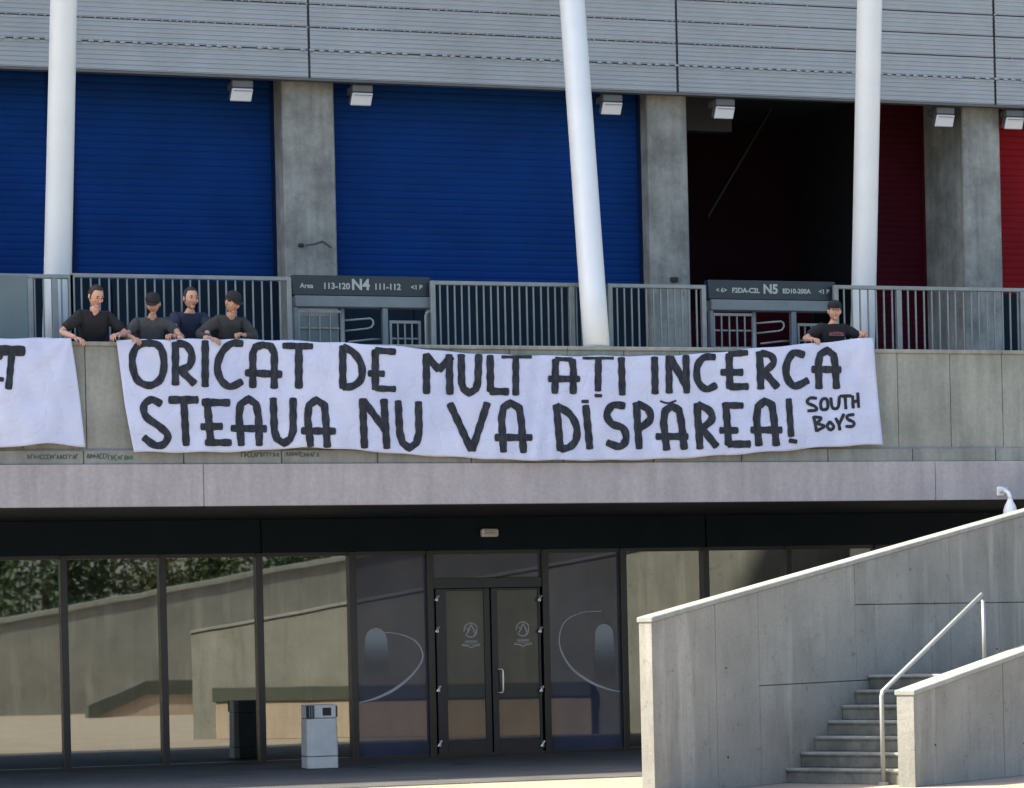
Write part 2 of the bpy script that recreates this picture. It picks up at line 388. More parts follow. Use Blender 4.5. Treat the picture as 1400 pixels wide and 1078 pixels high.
# ---- entrance door bay
D0, D1 = mx[4]+.045, mx[5]-.045
zt = Z(670, 792, 0)          # underside of transom
MB().box(D0, D1, -.012, 0, zt+.02, ZG).build('transom_pane', M['glass_film'], bld)
MB().box(D0, D1, -.075, .03, zt-.12, zt+.02).build('door_head', M['doorframe'], bld, bevel=.005)
xm = X(670, 0, 900)
def leaf(xa, xb, handle_side):
    zb, ztop = .02, zt-.125
    d = empty('door_leaf_tmp', (0, 0, 0), None, None)
    return d
for side, (xa, xb) in enumerate(((D0+.03, xm-.012), (xm+.012, D1-.03))):
    zb, ztp = .02, zt-.125
    fr = MB(); sw = .085
    gx0 = X(609 if side == 0 else 679, 0, 900); gx1 = X(661 if side == 0 else 735, 0, 900)
    gz0, gz1 = Z(640, 1013, 0), Z(640, 808, 0)
    gx0 = max(gx0, xa+.03); gx1 = min(gx1, xb-.02)
    fr.box(xa, gx0, -.07, -.01, zb, ztp); fr.box(gx1, xb, -.07, -.01, zb, ztp)
    fr.box(gx0, gx1, -.07, -.01, zb, gz0); fr.box(gx0, gx1, -.07, -.01, gz1, ztp)
    door = fr.build('entrance_door', M['doorframe'], bld, bevel=.004)
    MB().box(gx0, gx1, -.045, -.03, gz0, gz1).build('door_glass', M['glass_door'], door)
    # emblem: panelled ball over a line of lettering and a winged bar
    lx = X(634 if side == 0 else 705, 0); lz = Z(634, 862, 0); yy = -.048
    lg = MB()
    def arc(cx_, cz_, r, a0, a1, wd, n=14, sx=1, m=lg):
        pts = [(cx_+sx*r*math.cos(rad(a0+(a1-a0)*k/n)), cz_+r*math.sin(rad(a0+(a1-a0)*k/n))) for k in range(n+1)]
        ribbon(m, pts, wd, yy)
    def ribbon(m, pts, wd, y_):
        for (xa_, za_), (xb_, zb_) in zip(pts[:-1], pts[1:]):
            dx, dz = xb_-xa_, zb_-za_; L = math.hypot(dx, dz) or 1; nx, nz = -dz/L*wd/2, dx/L*wd/2
            m.add([(xa_+nx, y_, za_+nz), (xa_-nx, y_, za_-nz), (xb_-nx, y_, zb_-nz), (xb_+nx, y_, zb_+nz)], [(0, 1, 2, 3)])
    arc(lx, lz, .095, 20, 190, .016); arc(lx, lz, .095, 215, 300, .014)
    ribbon(lg, [(lx-.055, lz-.05), (lx+.005, lz+.075), (lx+.035, lz+.02), (lx+.055, lz-.045)], .016, yy-.0005)
    ribbon(lg, [(lx+.085, lz+.02), (lx+.075, lz-.05), (lx+.04, lz-.085)], .02, yy-.001)
    ribbon(lg, [(lx-.02, lz-.01), (lx-.065, lz+.03)], .012, yy-.0015)
    for q in range(6): ribbon(lg, [(lx-.085+q*.03, lz-.155), (lx-.068+q*.03, lz-.155)], .03, yy)
    ribbon(lg, [(lx-.13, lz-.205), (lx-.04, lz-.215), (lx, lz-.24), (lx+.04, lz-.215), (lx+.13, lz-.205)], .014, yy)
    ribbon(lg, [(lx-.13, lz-.19), (lx+.13, lz-.19)], .006, yy-.0005)
    lg.build('emblem', M['film_print'], door)
    hx = xa+.012 if side == 0 else xb-.012
    for z_px in (819, 862, 943, 1018):
        hz = Z(600 if side == 0 else 742, z_px, -.08)
        c = MB(); c.tube([(hx-.03, -.10, hz-.025), (hx-.005, -.11, hz+.01), (hx+.022, -.10, hz+.045)], [.017, .013, .02], 8)
        c.box(hx-.012, hx+.012, -.10, -.07, hz-.03, hz+.04)
        c.build('hinge', M['chrome'], door, smooth=False)
    if side == 1:
        hx = X(686, -.1, 930); z0, z1 = Z(688, 947, -.1), Z(688, 915, -.1)
        MB().tube([(hx-.05, -.07, z0), (hx-.05, -.12, z0), (hx+.0, -.13, z0), (hx+.01, -.135, z0+.03), (hx+.01, -.135, z1-.03), (hx, -.13, z1), (hx-.05, -.12, z1), (hx-.05, -.07, z1)], .013, 8).build('handle', M['chrome'], door, smooth=True)
        MB().box(hx-.085, hx-.06, -.078, -.06, z0-.02, z1+.03).build('lock_plate', M['frame'], door)

# ---- printed arcs on the filmed panes (flat print)
def film_art(pts_arc, glow_px, name='film_print'):
    m = MB(); n = len(pts_arc)
    P = []
    for i in range(n-1):          # catmull-rom through measured points
        p0, p1, p2, p3 = pts_arc[max(i-1, 0)], pts_arc[i], pts_arc[i+1], pts_arc[min(i+2, n-1)]
        for k in range(6):
            t_ = k/6
            P.append(tuple(.5*((2*p1[q])+(-p0[q]+p2[q])*t_+(2*p0[q]-5*p1[q]+4*p2[q]-p3[q])*t_*t_+(-p0[q]+3*p1[q]-3*p2[q]+p3[q])*t_**3) for q in (0, 1, 2)))
    P.append(pts_arc[-1])
    q = [(at(a, b_, -.014).x, at(a, b_, -.014).z, w_/105) for a, b_, w_ in P]
    L_, R_ = [], []
    for i in range(len(q)):
        a = q[max(i-1, 0)]; c = q[min(i+1, len(q)-1)]; dx, dz = c[0]-a[0], c[1]-a[1]; l = math.hypot(dx, dz) or 1
        nx, nz = -dz/l, dx/l; L_.append((q[i][0]+nx*q[i][2]/2, -.0145, q[i][1]+nz*q[i][2]/2)); R_.append((q[i][0]-nx*q[i][2]/2, -.0145, q[i][1]-nz*q[i][2]/2))
    k = len(q); m.add(L_+R_, [(i, k+i, k+i+1, i+1) for i in range(k-1)])
    m.build(name, M['film_print'], bld)
def glow_print(cx_px, cy_px, w_px, h_px):
    # a printed lamp cone: pale at its rounded top, fading into the film colour further down
    c = at(cx_px, cy_px, -.0165); wd, hh = w_px/104, h_px/104
    m, t, b = _nt('faded_cone_print'); tc = t.nodes.new('ShaderNodeTexCoord'); sp = t.nodes.new('ShaderNodeSeparateXYZ')
    t.links.new(tc.outputs['Generated'], sp.inputs[0])
    t.links.new(_ramp(t, sp.outputs[2], .12, .9, (.05, .07, .10), (.30, .38, .46)), b.inputs['Base Color']); b.inputs['Roughness'].default_value = .25
    al = t.nodes.new('ShaderNodeMapRange'); al.inputs[1].default_value = 0; al.inputs[2].default_value = .75; al.inputs[3].default_value = 0; al.inputs[4].default_value = .85
    t.links.new(sp.outputs[2], al.inputs[0]); t.links.new(al.outputs[0], b.inputs['Alpha'])
    pts = []
    for k in range(17):
        a = math.pi*k/16; pts.append((c.x+math.cos(a)*wd/2, -.0165, c.z+math.sin(a)*wd*.55))
    pts += [(c.x-wd*.62, -.0165, c.z-hh), (c.x+wd*.62, -.0165, c.z-hh)]
    MB().add(pts, [tuple(range(len(pts)))]).build('film_print', m, bld)
film_art([(508, 866, 1), (540, 866, 1), (568, 877, 2), (578, 898, 2.4), (566, 920, 3), (542, 941, 4), (514, 955, 3), (489, 961, 1)], None)
film_art([(822, 836, 1), (795, 838, 1), (771, 852, 1.5), (765, 882, 2), (780, 912, 3), (806, 932, 3.5), (830, 942, 2.5), (848, 946, 1)], None)
glow_print(514, 876, 32, 50); glow_print(826, 868, 28, 70)

# ---- upper storey: pillars, shutters, floor, soffit
def pillar(px0, px1, depth, mat='pillar', cham=.0):
    xa, xb = X(px0, YP, 250), X(px1, YP, 250)
    return MB().box(xa, xb, YP, YP+depth, ZFL-.02, ZC+.3).build('concrete_pillar', M[mat], bld, bevel=.02), xa, xb
p1, p1a, p1b = pillar(388, 459, 1.0)
p2, p2a, p2b = pillar(887, 941, 1.0)
p3, p3a, p3b = pillar(1317, 1368.5, 1.30)
bay = p2a-p1a
for k in (1, 2, 3):
    a = p1a-k*bay
    if k > 0: MB().box(a-.0, a+.7, YP, YP+1, ZFL-.02, ZC+.3).build('concrete_pillar', M['pillar'], bld, bevel=.02)
for k in (1, 2, 3):
    a = p3a+k*bay
    MB().box(a, a+.6, YP, YP+1, ZFL-.02, ZC+.3).build('concrete_pillar', M['pillar'], bld, bevel=.02)
# dark panels at the foot of each bay
for a, c_, yk in ((p1a-bay+.7, p1a, YP+.40), (p1b, p2a, YP+.24), (p3b, p3a+bay, YP+.36)):
    zk_ = ZFL+2.62; n_ = 4
    for q in range(n_):
        MB().box(a+(c_-a)*q/n_+.006, a+(c_-a)*(q+1)/n_-.006, yk, yk+.04, ZFL, zk_).build('bay_foot_panel', M['bay_foot'], bld, bevel=.004)
# small boxes and a scuffed cable on the pillars
for px, py, w_, h_ in ((411, 336, .07, .05), (921, 383, .11, .07)):
    p = at(px, py, YP); MB().box(p.x-w_/2, p.x+w_/2, YP-.05, YP, p.z-h_/2, p.z+h_/2).build('wall_socket', M['bin_dark'], bld, bevel=.008)
MB().tube([at(418, 335, YP-.012), at(430, 334, YP-.012), at(441, 330, YP-.012), at(447, 334, YP-.012), at(453, 339, YP-.012)], .01, 6).build('cable', M['graffiti'], bld)
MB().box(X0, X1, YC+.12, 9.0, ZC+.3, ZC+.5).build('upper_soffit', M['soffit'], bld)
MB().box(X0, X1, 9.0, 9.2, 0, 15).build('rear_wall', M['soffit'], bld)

SL = .10
def shutter(xa, xb, Y, mat, guide, z0=ZFL+.02, z1=ZC+.28, label=None):
    me_p = MB(); L = xb-xa
    prof = [(0.0, 0), (-.005, .02), (-.008, .05), (-.006, .08), (0.0, .096)]
    vs = [(0, y, z) for y, z in prof]+[(L, y, z) for y, z in prof]; n = len(prof)
    me_p.add(vs, [(i, n+i, n+i+1, i+1) for i in range(n-1)]+[(0, n-1, 2*n-1, n)]+[tuple(range(n)), tuple(range(n, 2*n))[::-1]])
    me = me_p.mesh('slat', M[mat])
    root = MB().box(xa, xb, Y+.01, Y+.05, z0, z1).build('roller_shutter', M[guide], bld)
    if label: root['label'] = label
    z = z0
    while z < z1-.05:
        inst('slat', me, root, (xa, Y+random.uniform(-.002, .002), z)); z += SL
    MB().box(xa-.02, xa+.05, Y-.05, Y-.02, z0, z1).build('guide_rail', M[guide], root)
    MB().box(xb-.05, xb+.02, Y-.05, Y-.02, z0, z1).build('guide_rail', M[guide], root)
    return root
yb1, yb2 = YP+.5, YP+.33
xsplit = X(84, yb1, 250)
shutter(xsplit+.12, p1a, yb1, 'blue', 'blue_dark', label='blue roller shutter with closely spaced ribs')
shutter(p1a-bay+.7, xsplit-.12, yb1, 'blue', 'blue_dark')
MB().box(xsplit-.12, xsplit+.12, yb1-.06, yb1+.1, ZFL, ZC+.3).build('shutter_post', M['blue_dark'], bld)
shutter(p1b, p2a, yb2, 'blue', 'blue_dark')
# the open bay: maroon leaf at the right, depth at the left darkened by near-black colours
yb3 = YP+1.30
xr3 = X(1258, yb3, 250)
xr2 = X(1183, yb3, 250)
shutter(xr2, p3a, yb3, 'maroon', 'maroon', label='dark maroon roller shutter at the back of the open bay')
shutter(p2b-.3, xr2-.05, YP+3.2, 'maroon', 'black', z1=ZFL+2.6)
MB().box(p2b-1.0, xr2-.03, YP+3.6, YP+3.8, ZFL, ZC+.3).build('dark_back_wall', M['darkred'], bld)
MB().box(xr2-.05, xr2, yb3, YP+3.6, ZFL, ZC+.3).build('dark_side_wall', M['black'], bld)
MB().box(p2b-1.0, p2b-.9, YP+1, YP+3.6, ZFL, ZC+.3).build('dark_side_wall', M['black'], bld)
# raking beam of the stand above, coloured black to sink into the bay's shade
q0, q1 = at(968, 300, YP+2.4), at(1062, 140, YP+2.4)
dz = (q1-q0)
MB().prism([q0, q1, q1+Vector((0, 0, .06)), q0+Vector((0, 0, .06))], (0, .12, 0)).build('raking_beam', M['black'], bld)
MB().box(p2b, X(1000, YP+1.2, 150), YP+1.2, YP+1.4, Z(980, 180, YP+1.2), ZC+.3).build('bulkhead', M['soffit'], bld)
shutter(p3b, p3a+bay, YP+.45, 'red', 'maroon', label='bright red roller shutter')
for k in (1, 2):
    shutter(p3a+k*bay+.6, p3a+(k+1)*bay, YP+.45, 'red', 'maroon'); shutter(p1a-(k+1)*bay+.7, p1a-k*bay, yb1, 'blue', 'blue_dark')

# ---- metal cladding above: ribbed panels in rows, real joints between them
jx = [X(p, YC, 60) for p in (422, 925, 1359)]
cols = [jx[0]-4*(jx[1]-jx[0]), jx[0]-3*(jx[1]-jx[0]), jx[0]-2*(jx[1]-jx[0]), jx[0]-(jx[1]-jx[0]), jx[0], jx[1], jx[2]]
while cols[-1] < 30: cols.append(cols[-1]+(jx[1]-jx[0]))
rows = [(ZC, ZC+.385)]
while rows[-1][1] < 14.6: rows.append((rows[-1][1], rows[-1][1]+.315))
def clad_mesh(L, h, nr):
    m = MB(); prof = []; pitch = h/nr
    prof.append((.0, .004))
    for k in range(nr):
        z = k*pitch
        prof += [(.0, z+.010), (-.009, z+.022), (-.010, z+pitch-.018), (.0, z+pitch-.006)]
    prof.append((.0, h-.01))
    vs = [(0, y, z) for y, z in prof]+[(L, y, z) for y, z in prof]; n = len(prof)
    m.add(vs, [(i, n+i, n+i+1, i+1) for i in range(n-1)])
    m.add([(0, 0, .004), (L, 0, .004), (L, .05, .004), (0, .05, .004)], [(0, 1, 2, 3)])
    return m.mesh('cladding_panel', M['clad'])
cache = {}
vis = lambda za: za < 11
for ri, (za, zb_) in enumerate(rows):
    for a, c in zip(cols[:-1], cols[1:]):
        L = round(c-a-.035, 3); key = (L, round(zb_-za, 3))
        if key not in cache: cache[key] = clad_mesh(L, zb_-za-.007, 6 if ri == 0 else 5)
        o = inst('cladding_panel', cache[key], bld, (a+.0175, YC+random.uniform(-.004, .004), za+.004))
        o.rotation_euler.x = random.uniform(-.006, .012)
MB().box(X0, X1, YC+.05, YC+.12, ZC+.02, 14.6).build('cladding_rail', M['clad_back'], bld)
MB().box(X0, X1, YC-.01, YC+.12, ZC-.03, ZC).build('drip_edge', M['clad_back'], bld)
MB().box(X0-8, X1, YC+.02, 9.2, 14.62, 26.0).build('upper_shade_block', M['clad'], bld)  # unseen mass added above, its height set to shade facade and forecourt
# lipped clips along the row joints
for ri, (za, zb_) in enumerate(rows[1:6]):
    cl = MB(); x = cols[2]; pt = .145 if ri == 0 else .1
    while x < cols[-2]:
        s_ = (.042, .03, .020) if ri == 0 else (.016, .020, .014)
        if random.random() < (.93 if ri == 0 else .72 if x < jx[1]+1.5 else .10):
            xj = x+random.uniform(-.02, .02); zj = za+random.uniform(-.004, .004)
            cl.add([(xj-s_[0], YC-.018, zj-s_[2]*.4), (xj+s_[0], YC-.018, zj-s_[2]*.4), (xj+s_[0]*.5, YC-.018-s_[1], zj-s_[2]), (xj-s_[0]*.5, YC-.018-s_[1], zj-s_[2]),
                    (xj+s_[0]*.6, YC-.012, zj+s_[2]), (xj-s_[0]*.6, YC-.012, zj+s_[2])], [(3, 2, 4, 5), (0, 3, 5), (1, 4, 2), (0, 1, 2, 3)])
        x += pt
    o = cl.build('seam_clips', M['clad'], bld); o['kind'] = 'stuff'

# ================================================================== WHITE STEEL COLUMNS
def column(pxa, pya, Ya, pxb, pyb, Yb, wa, wb, label, flange=False, ext=3.5, down=0):
    a, b_ = at(pxa, pya, Ya), at(pxb, pyb, Yb)      # top, bottom
    if not down: b_.z = ZPAR-.03
    d = (a-b_).normalized(); ra = wa/2*(a-CAM).dot(F)/FPX; rb = wb/2*(b_-CAM).dot(F)/FPX
    top = a+d*ext; bot = b_-d*down
    root = empty('leaning_column', tuple(bot), label, 'column', 'white steel columns')
    n = 10; pts = [bot.lerp(top, k/n) for k in range(n+1)]
    MB().tube(pts, [rb+(ra-rb)*k/n for k in range(n+1)], 32).build('shaft', M['white_steel'], root, smooth=True)
    if down: MB().tube([bot-Vector((0, 0, .01)), bot+Vector((0, 0, .025))], rb*1.25, 20).build('base_plate', M['white_steel'], root)
    return root
column(87, 0, -2.2, 79, 372, -2.0, 35, 38.5, 'leftmost white steel column, upright, its foot behind the railing', down=1.25)
column(782, 0, -1.5, 815.5, 464, YF+.20, 35, 36.5, 'middle white steel column leaning to the left with its foot on the parapet', down=.0)
column(1189, 0, -2.2, 1181, 392, -2.0, 35, 33.5, 'right white steel column, upright, behind the person holding the banner', down=1.45)

# ================================================================== FLOODLIGHTS UNDER THE CLADDING
def floodlight():
    root = empty('floodlight', (0, 0, 0), 'x', 'floodlight', 'floodlights under the cladding')
    MB().box(-.13, .16, -.02, .30, -.10, .0).build('housing', M['lampbody'], root, bevel=.012)
    MB().box(-.10, .13, .05, .20, 0, .10).build('bracket', M['lampbody'], root, bevel=.006)
    # pale lens tipped towards the forecourt
    MB().prism([(-.135, -.035, -.115), (.155, -.035, -.115), (.125, -.015, -.285), (-.165, -.015, -.285)], (0, .035, 0)).build('lens', M['lampface'], root, bevel=.008)
    MB().prism([(-.125, .0, -.105), (.145, .0, -.105), (.115, .022, -.27), (-.155, .022, -.27)], (0, .10, .03)).build('reflector', M['lampbody'], root)
    for q in range(1):
        MB().box(-.12, .14, -.050, -.037, -.15-.05*q, -.145-.05*q).build('lens_bar', M['lampbody'], root)
    return root
fl = floodlight()
spots = [(330, 106, 'floodlight left of the first concrete pillar, over the left blue shutter'), (494, 112, 'floodlight just right of the first concrete pillar, over the middle blue shutter'),
         (836, 127, 'floodlight between the leaning column and the second pillar'), (990, 133, 'floodlight at the left end of the dark open bay'),
         (1291, 145, 'floodlight in front of the side face of the third pillar'), (1386, 148, 'rightmost floodlight, over the bright red shutter')]
for i, (px, py, lab) in enumerate(spots):
    o = fl if i == 0 else copy_tree(fl)
    yl = YC+.10
    p = at(px, py, yl); o.location = (p.x, yl, ZC-.045); o['label'] = lab
    # the brackets reach up to the soffit behind the cladding

# ================================================================== FENCES ON THE TERRACE
YR = -3.15
def fence(px0, px1, ytop, pitch_px, label, thick=(), plate=None, ends=(True, True), zlow=ZPAR-.12):
    xa, xb = X(px0, YR, ytop[0]), X(px1, YR, ytop[1]); zt_ = Z(.5*(px0+px1), .5*(ytop[0]+ytop[1]), YR)
    root = empty('fence_section', ((xa+xb)/2, YR, ZFL), label, 'fence', 'steel fence sections on the terrace')
    MB().box(xa, xb, YR-.03, YR+.03, zt_-.05, zt_).build('top_rail', M['galv'], root, bevel=.006)
    MB().box(xa, xb, YR-.02, YR+.02, zlow-.04, zlow).build('middle_rail', M['galv'], root)
    MB().box(xa, xb, YR-.02, YR+.02, ZFL+.08, ZFL+.12).build('bottom_rail', M['galv'], root)
    bw = .0095
    me = MB().box(-bw, bw, -.009, .009, ZFL+.12, zt_-.05).mesh('baluster', M['galv'])
    pt = pitch_px/(FPX/((Vector(((xa+xb)/2, YR, 0))-CAM).dot(F)))/math.cos(TH)
    n = max(1, int(round((xb-xa)/pt)))
    for k in range(1, n):
        x = xa+(xb-xa)*k/n
        o = inst('baluster', me, root, (x+random.uniform(-.004, .004), YR, 0)); o.rotation_euler.y = 0
    for e, x in ((ends[0], xa), (ends[1], xb)):
        if e: MB().box(x-.03, x+.03, YR-.035, YR+.035, ZFL, zt_+.0).build('post', M['galv'], root, bevel=.005)
    for p in thick:
        x = X(p, YR, 420); MB().box(x-.035, x+.035, YR-.045, YR+.03, ZFL, zt_-.05).build('post', M['galv'], root, bevel=.005)
    if plate:
        a, c = X(plate[0], YR, 420), X(plate[1], YR, 420)
        MB().box(a, c, YR-.05, YR-.036, ZPAR-.4, zt_-.02).build('infill_sheet', M['infill'], root, bevel=.004)
    return root
fence(-230, 96, (371.5, 375), 12, 'fence at the left edge with a grey-green sheet fixed over its bars', plate=(-200, 37), thick=(41, 75))
fence(98, 394, (375, 378), 12, 'fence behind the people holding the left end of the banner')
fence(591, 797, (385, 387), 10, 'long barred fence between the left gate and the leaning column', thick=(781,))
fence(833, 961, (387.5, 391), 10, 'short barred fence between the leaning column and the right gate')
fence(1142, 1700, (392, 398), 11.2, 'barred fence at the right edge, in front of the third pillar', thick=(1228, 1397, 1560))

# ================================================================== GATES
def text_mesh(txt, size, mat, parent, loc, name='lettering', bold=0.0, sx=1.0):
    cu = bpy.data.curves.new('t', 'FONT'); cu.body = txt; cu.size = size; cu.align_x = 'CENTER'; cu.align_y = 'CENTER'; cu.extrude = .001; cu.offset = bold
    ob = bpy.data.objects.new('t', cu); COL.objects.link(ob)
    dg = bpy.context.evaluated_depsgraph_get(); me = bpy.data.meshes.new_from_object(ob.evaluated_get(dg)); bpy.data.objects.remove(ob)
    me.name = name; me.materials.clear(); me.materials.append(mat)
    me.transform(Matrix.Diagonal((sx, 1, 1, 1))); me.transform(Matrix.Rotation(math.pi/2, 4, 'X'))
    return inst(name, me, parent, loc)
YG = -3.0
def gate(px0, px1, py_top, texts, label, lattice):
    xa, xb = X(px0, YG, py_top), X(px1, YG, py_top); zc = Z((px0+px1)/2, py_top+12, YG); L = xb-xa
    k = L/1.75
    root = empty('turnstile_gate', ((xa+xb)/2, YG, ZFL), label, 'gate', 'turnstile gates in the terrace fence')
    sg = MB().box(xa, xb, YG-.06, YG+.10, zc-.125, zc+.125).build('sign_board', M['sign'], root, bevel=.008)
    for t_, f, s_, bo in texts: text_mesh(t_, s_, M['signtext'], sg, (xa+f*L, YG-.064, zc+(.01 if s_ > .15 else -.01)), bold=bo)
    zb = zc-.13
    MB().box(xa+.02, xb-.0, YG-.09, YG+.10, zb-.14, zb).build('cross_beam', M['beam'], root, bevel=.01)
    zt_ = zb-.14
    for f, w_ in ((.02, .05), (.665, .07), (.985, .05)):
        x = xa+f*L; MB().box(x-w_/2, x+w_/2, YG-.07, YG+.02, ZFL, zt_).build('post', M['beam'], root, bevel=.006)
    # latticed side frame
    def frame(f0, f1, ztop, nv, nh, r=.012, nm='side_frame'):
        a, c = xa+f0*L, xa+f1*L; m = MB()
        m.box(a, a+.03, YG-.03, YG+.0, ZFL, ztop); m.box(c-.03, c, YG-.03, YG+.0, ZFL, ztop); m.box(a+.03, c-.03, YG-.03, YG, ztop-.035, ztop)
        fo = m.build(nm, M['galv'], root)
        for q in range(1, nv+1):
            x = a+.02+(c-a-.04)*q/(nv+1); MB().tube([(x, YG-.012, ZFL+.3), (x, YG-.012, ztop-.035)], r, 6).build('bar', M['galv'], fo)
        for q in range(nh):
            z_ = ztop-.22-.22*q; MB().box(a+.03, c-.03, YG+.004, YG+.02, z_-.01, z_+.01).build('bar', M['galv'], fo)
        return fo
    frame(.035, .36, zt_-.03, 4 if lattice else 3, 4)
    if not lattice:
        MB().box(xa+.06*L, xa+.33*L, YG+.03, YG+.04, ZFL+.5, zt_-.10).build('frosted_panel', M['infill'], root)
    frame(.70, .93, zt_-.15, 3, 4)
    # looped turnstile arms
    for q in range(5):
        z_ = zt_-.16-.17*q
        a0, a1 = xa+.36*L, xa+.56*L
        MB().tube([(a0, YG-.02, z_), (a1-.03, YG-.14, z_+.02), (a1, YG-.15, z_-.005), (a1+.005, YG-.15, z_-.05), (a1-.02, YG-.15, z_-.09), (a1-.06, YG-.13, z_-.105), (a0, YG-.02, z_-.13)] if q % 2 == 0 else
                  [(a0+.05, YG-.10, z_-.10), (a1, YG-.04, z_-.06), (xa+.64*L, YG, z_-.05)], .013, 8).build('turnstile_arm', M['galv'], root, smooth=True)
    MB().tube([(xa+.36*L, YG-.02, ZFL), (xa+.36*L, YG-.02, zt_)], .028, 12).build('turnstile_shaft', M['galv'], root, smooth=True)
    # curved guard tube at the right end
    x = xa+.95*L
    MB().tube([(x, YG-.12, ZFL), (x, YG-.12, zt_-.10), (x+.015, YG-.12, zt_-.06), (x+.05, YG-.12, zt_-.045), (x+.08, YG-.12, zt_-.06), (x+.085, YG-.12, zt_-.12)], .017, 8).build('guard_tube', M['galv'], root, smooth=True)
    return root
gate(398, 586, 380, [('Area', .10, .085, .002), ('113-120', .315, .105, .003), ('N4', .49, .185, .006), ('111-112', .685, .105, .003), ('<1 B', .90, .08, .003)],
     'turnstile gate under the dark sign reading N4', False)
gate(966, 1139, 386, [('< 6>', .10, .08, .002), ('F2DA-C2L', .29, .088, .003), ('N5', .485, .165, .006), ('ED10-200A', .69, .084, .003), ('<1 B', .91, .08, .003)],
     'turnstile gate under the dark sign reading N5', True)

# ================================================================== BANNERS
def lerp_curve(pts, x):
    if x <= pts[0][0]: return pts[0][1]
    for (a, b_), (c, d) in zip(pts[:-1], pts[1:]):
        if x <= c:
            t_ = (x-a)/(c-a); return b_+(d-b_)*t_
    return pts[-1][1]
def smooth_curve(pts, x):
    return sum(lerp_curve(pts, x+o)*w_ for o, w_ in ((-14, 1), (-7, 2), (0, 3), (7, 2), (14, 1)))/9
class Cloth:
    def __init__(s, top, bot, lft, rgt, seed, Y=YF+.0, hang=None):
        s.top, s.bot, s.lft, s.rgt, s.Y = top, bot, lft, rgt, Y; s.seed = seed; s.hang = hang or []
    def off(s, px, py):
        k = s.seed
        w_ = .012*math.sin(px*.021+py*.011+k)+.009*math.sin(px*.047-py*.019+1.7*k)+.006*math.sin(px*.11+py*.035+k*2.2)+.004*math.sin(px*.02+py*.13+k)
        w_ += .004*math.sin(px*.19-py*.06+k*3)+.010*max(0, math.sin(px*.016+2*k))*math.sin(px*.075+py*.055*math.sin(px*.008+k))
        tp = smooth_curve(s.top, px)
        fall = max(0, min(1, (py-tp)/130))
        for hx, hy, amp in s.hang:       # folds radiating from the points where it is held
            d = math.hypot(px-hx, py-hy); a = math.atan2(px-hx, max(1, py-hy+4))
            w_ += .7*amp*math.exp(-d/70)*(1-math.exp(-d/16))*math.sin(a*9)
        return w_*(.45+.75*fall)-.035-.03*fall
    def pt(s, px, py, o=0): return at(px, py, s.Y+s.off(px, py)-o)
    def build(s, root):
        nu, nv = 240, 44; vs = []
        for j in range(nv+1):
            v = j/nv
            for i in range(nu+1):
                u = i/nu
                ym = 540
                # side outlines
                xl = lerp_curve([(0, s.lft[0][0]), (.3, s.lft[1][0]), (.6, s.lft[2][0]), (1, s.lft[3][0])], v)
                xr = lerp_curve([(0, s.rgt[0][0]), (.3, s.rgt[1][0]), (.6, s.rgt[2][0]), (1, s.rgt[3][0])], v)
                px = xl+(xr-xl)*u
                t_, b_ = smooth_curve(s.top, px), smooth_curve(s.bot, px)
                py = t_+(b_-t_)*v+.7*math.sin(px*.09+v*5)*(1 if v in (0, 1) else .0)
                vs.append(tuple(s.pt(px, py)))
        fs = [(j*(nu+1)+i, (j+1)*(nu+1)+i, (j+1)*(nu+1)+i+1, j*(nu+1)+i+1) for j in range(nv) for i in range(nu)]
        m = MB(); m.add(vs, fs); o = m.build('cloth', M['cloth'], root, smooth=True)
        sm = o.modifiers.new('thickness', 'SOLIDIFY'); sm.thickness = .003; sm.offset = -1 if False else 1
        # the strip turned over the parapet
        return o
def catmull(p, n=7):
    out = []
    for i in range(len(p)-1):
        p0, p1, p2, p3 = p[max(i-1, 0)], p[i], p[i+1], p[min(i+2, len(p)-1)]
        for k in range(n):
            t_ = k/n; out.append(tuple(.5*((2*p1[q])+(-p0[q]+p2[q])*t_+(2*p0[q]-5*p1[q]+4*p2[q]-p3[q])*t_*t_+(-p0[q]+3*p1[q]-3*p2[q]+p3[q])*t_**3) for q in (0, 1)))
    out.append(p[-1]); return out
def densify(p, step_=4.0):
    out = []
    for a, c in zip(p[:-1], p[1:]):
        n = max(1, int(math.hypot(c[0]-a[0], c[1]-a[1])/step_))
        out += [(a[0]+(c[0]-a[0])*k/n, a[1]+(c[1]-a[1])*k/n) for k in range(n)]
    out.append(p[-1]); return out
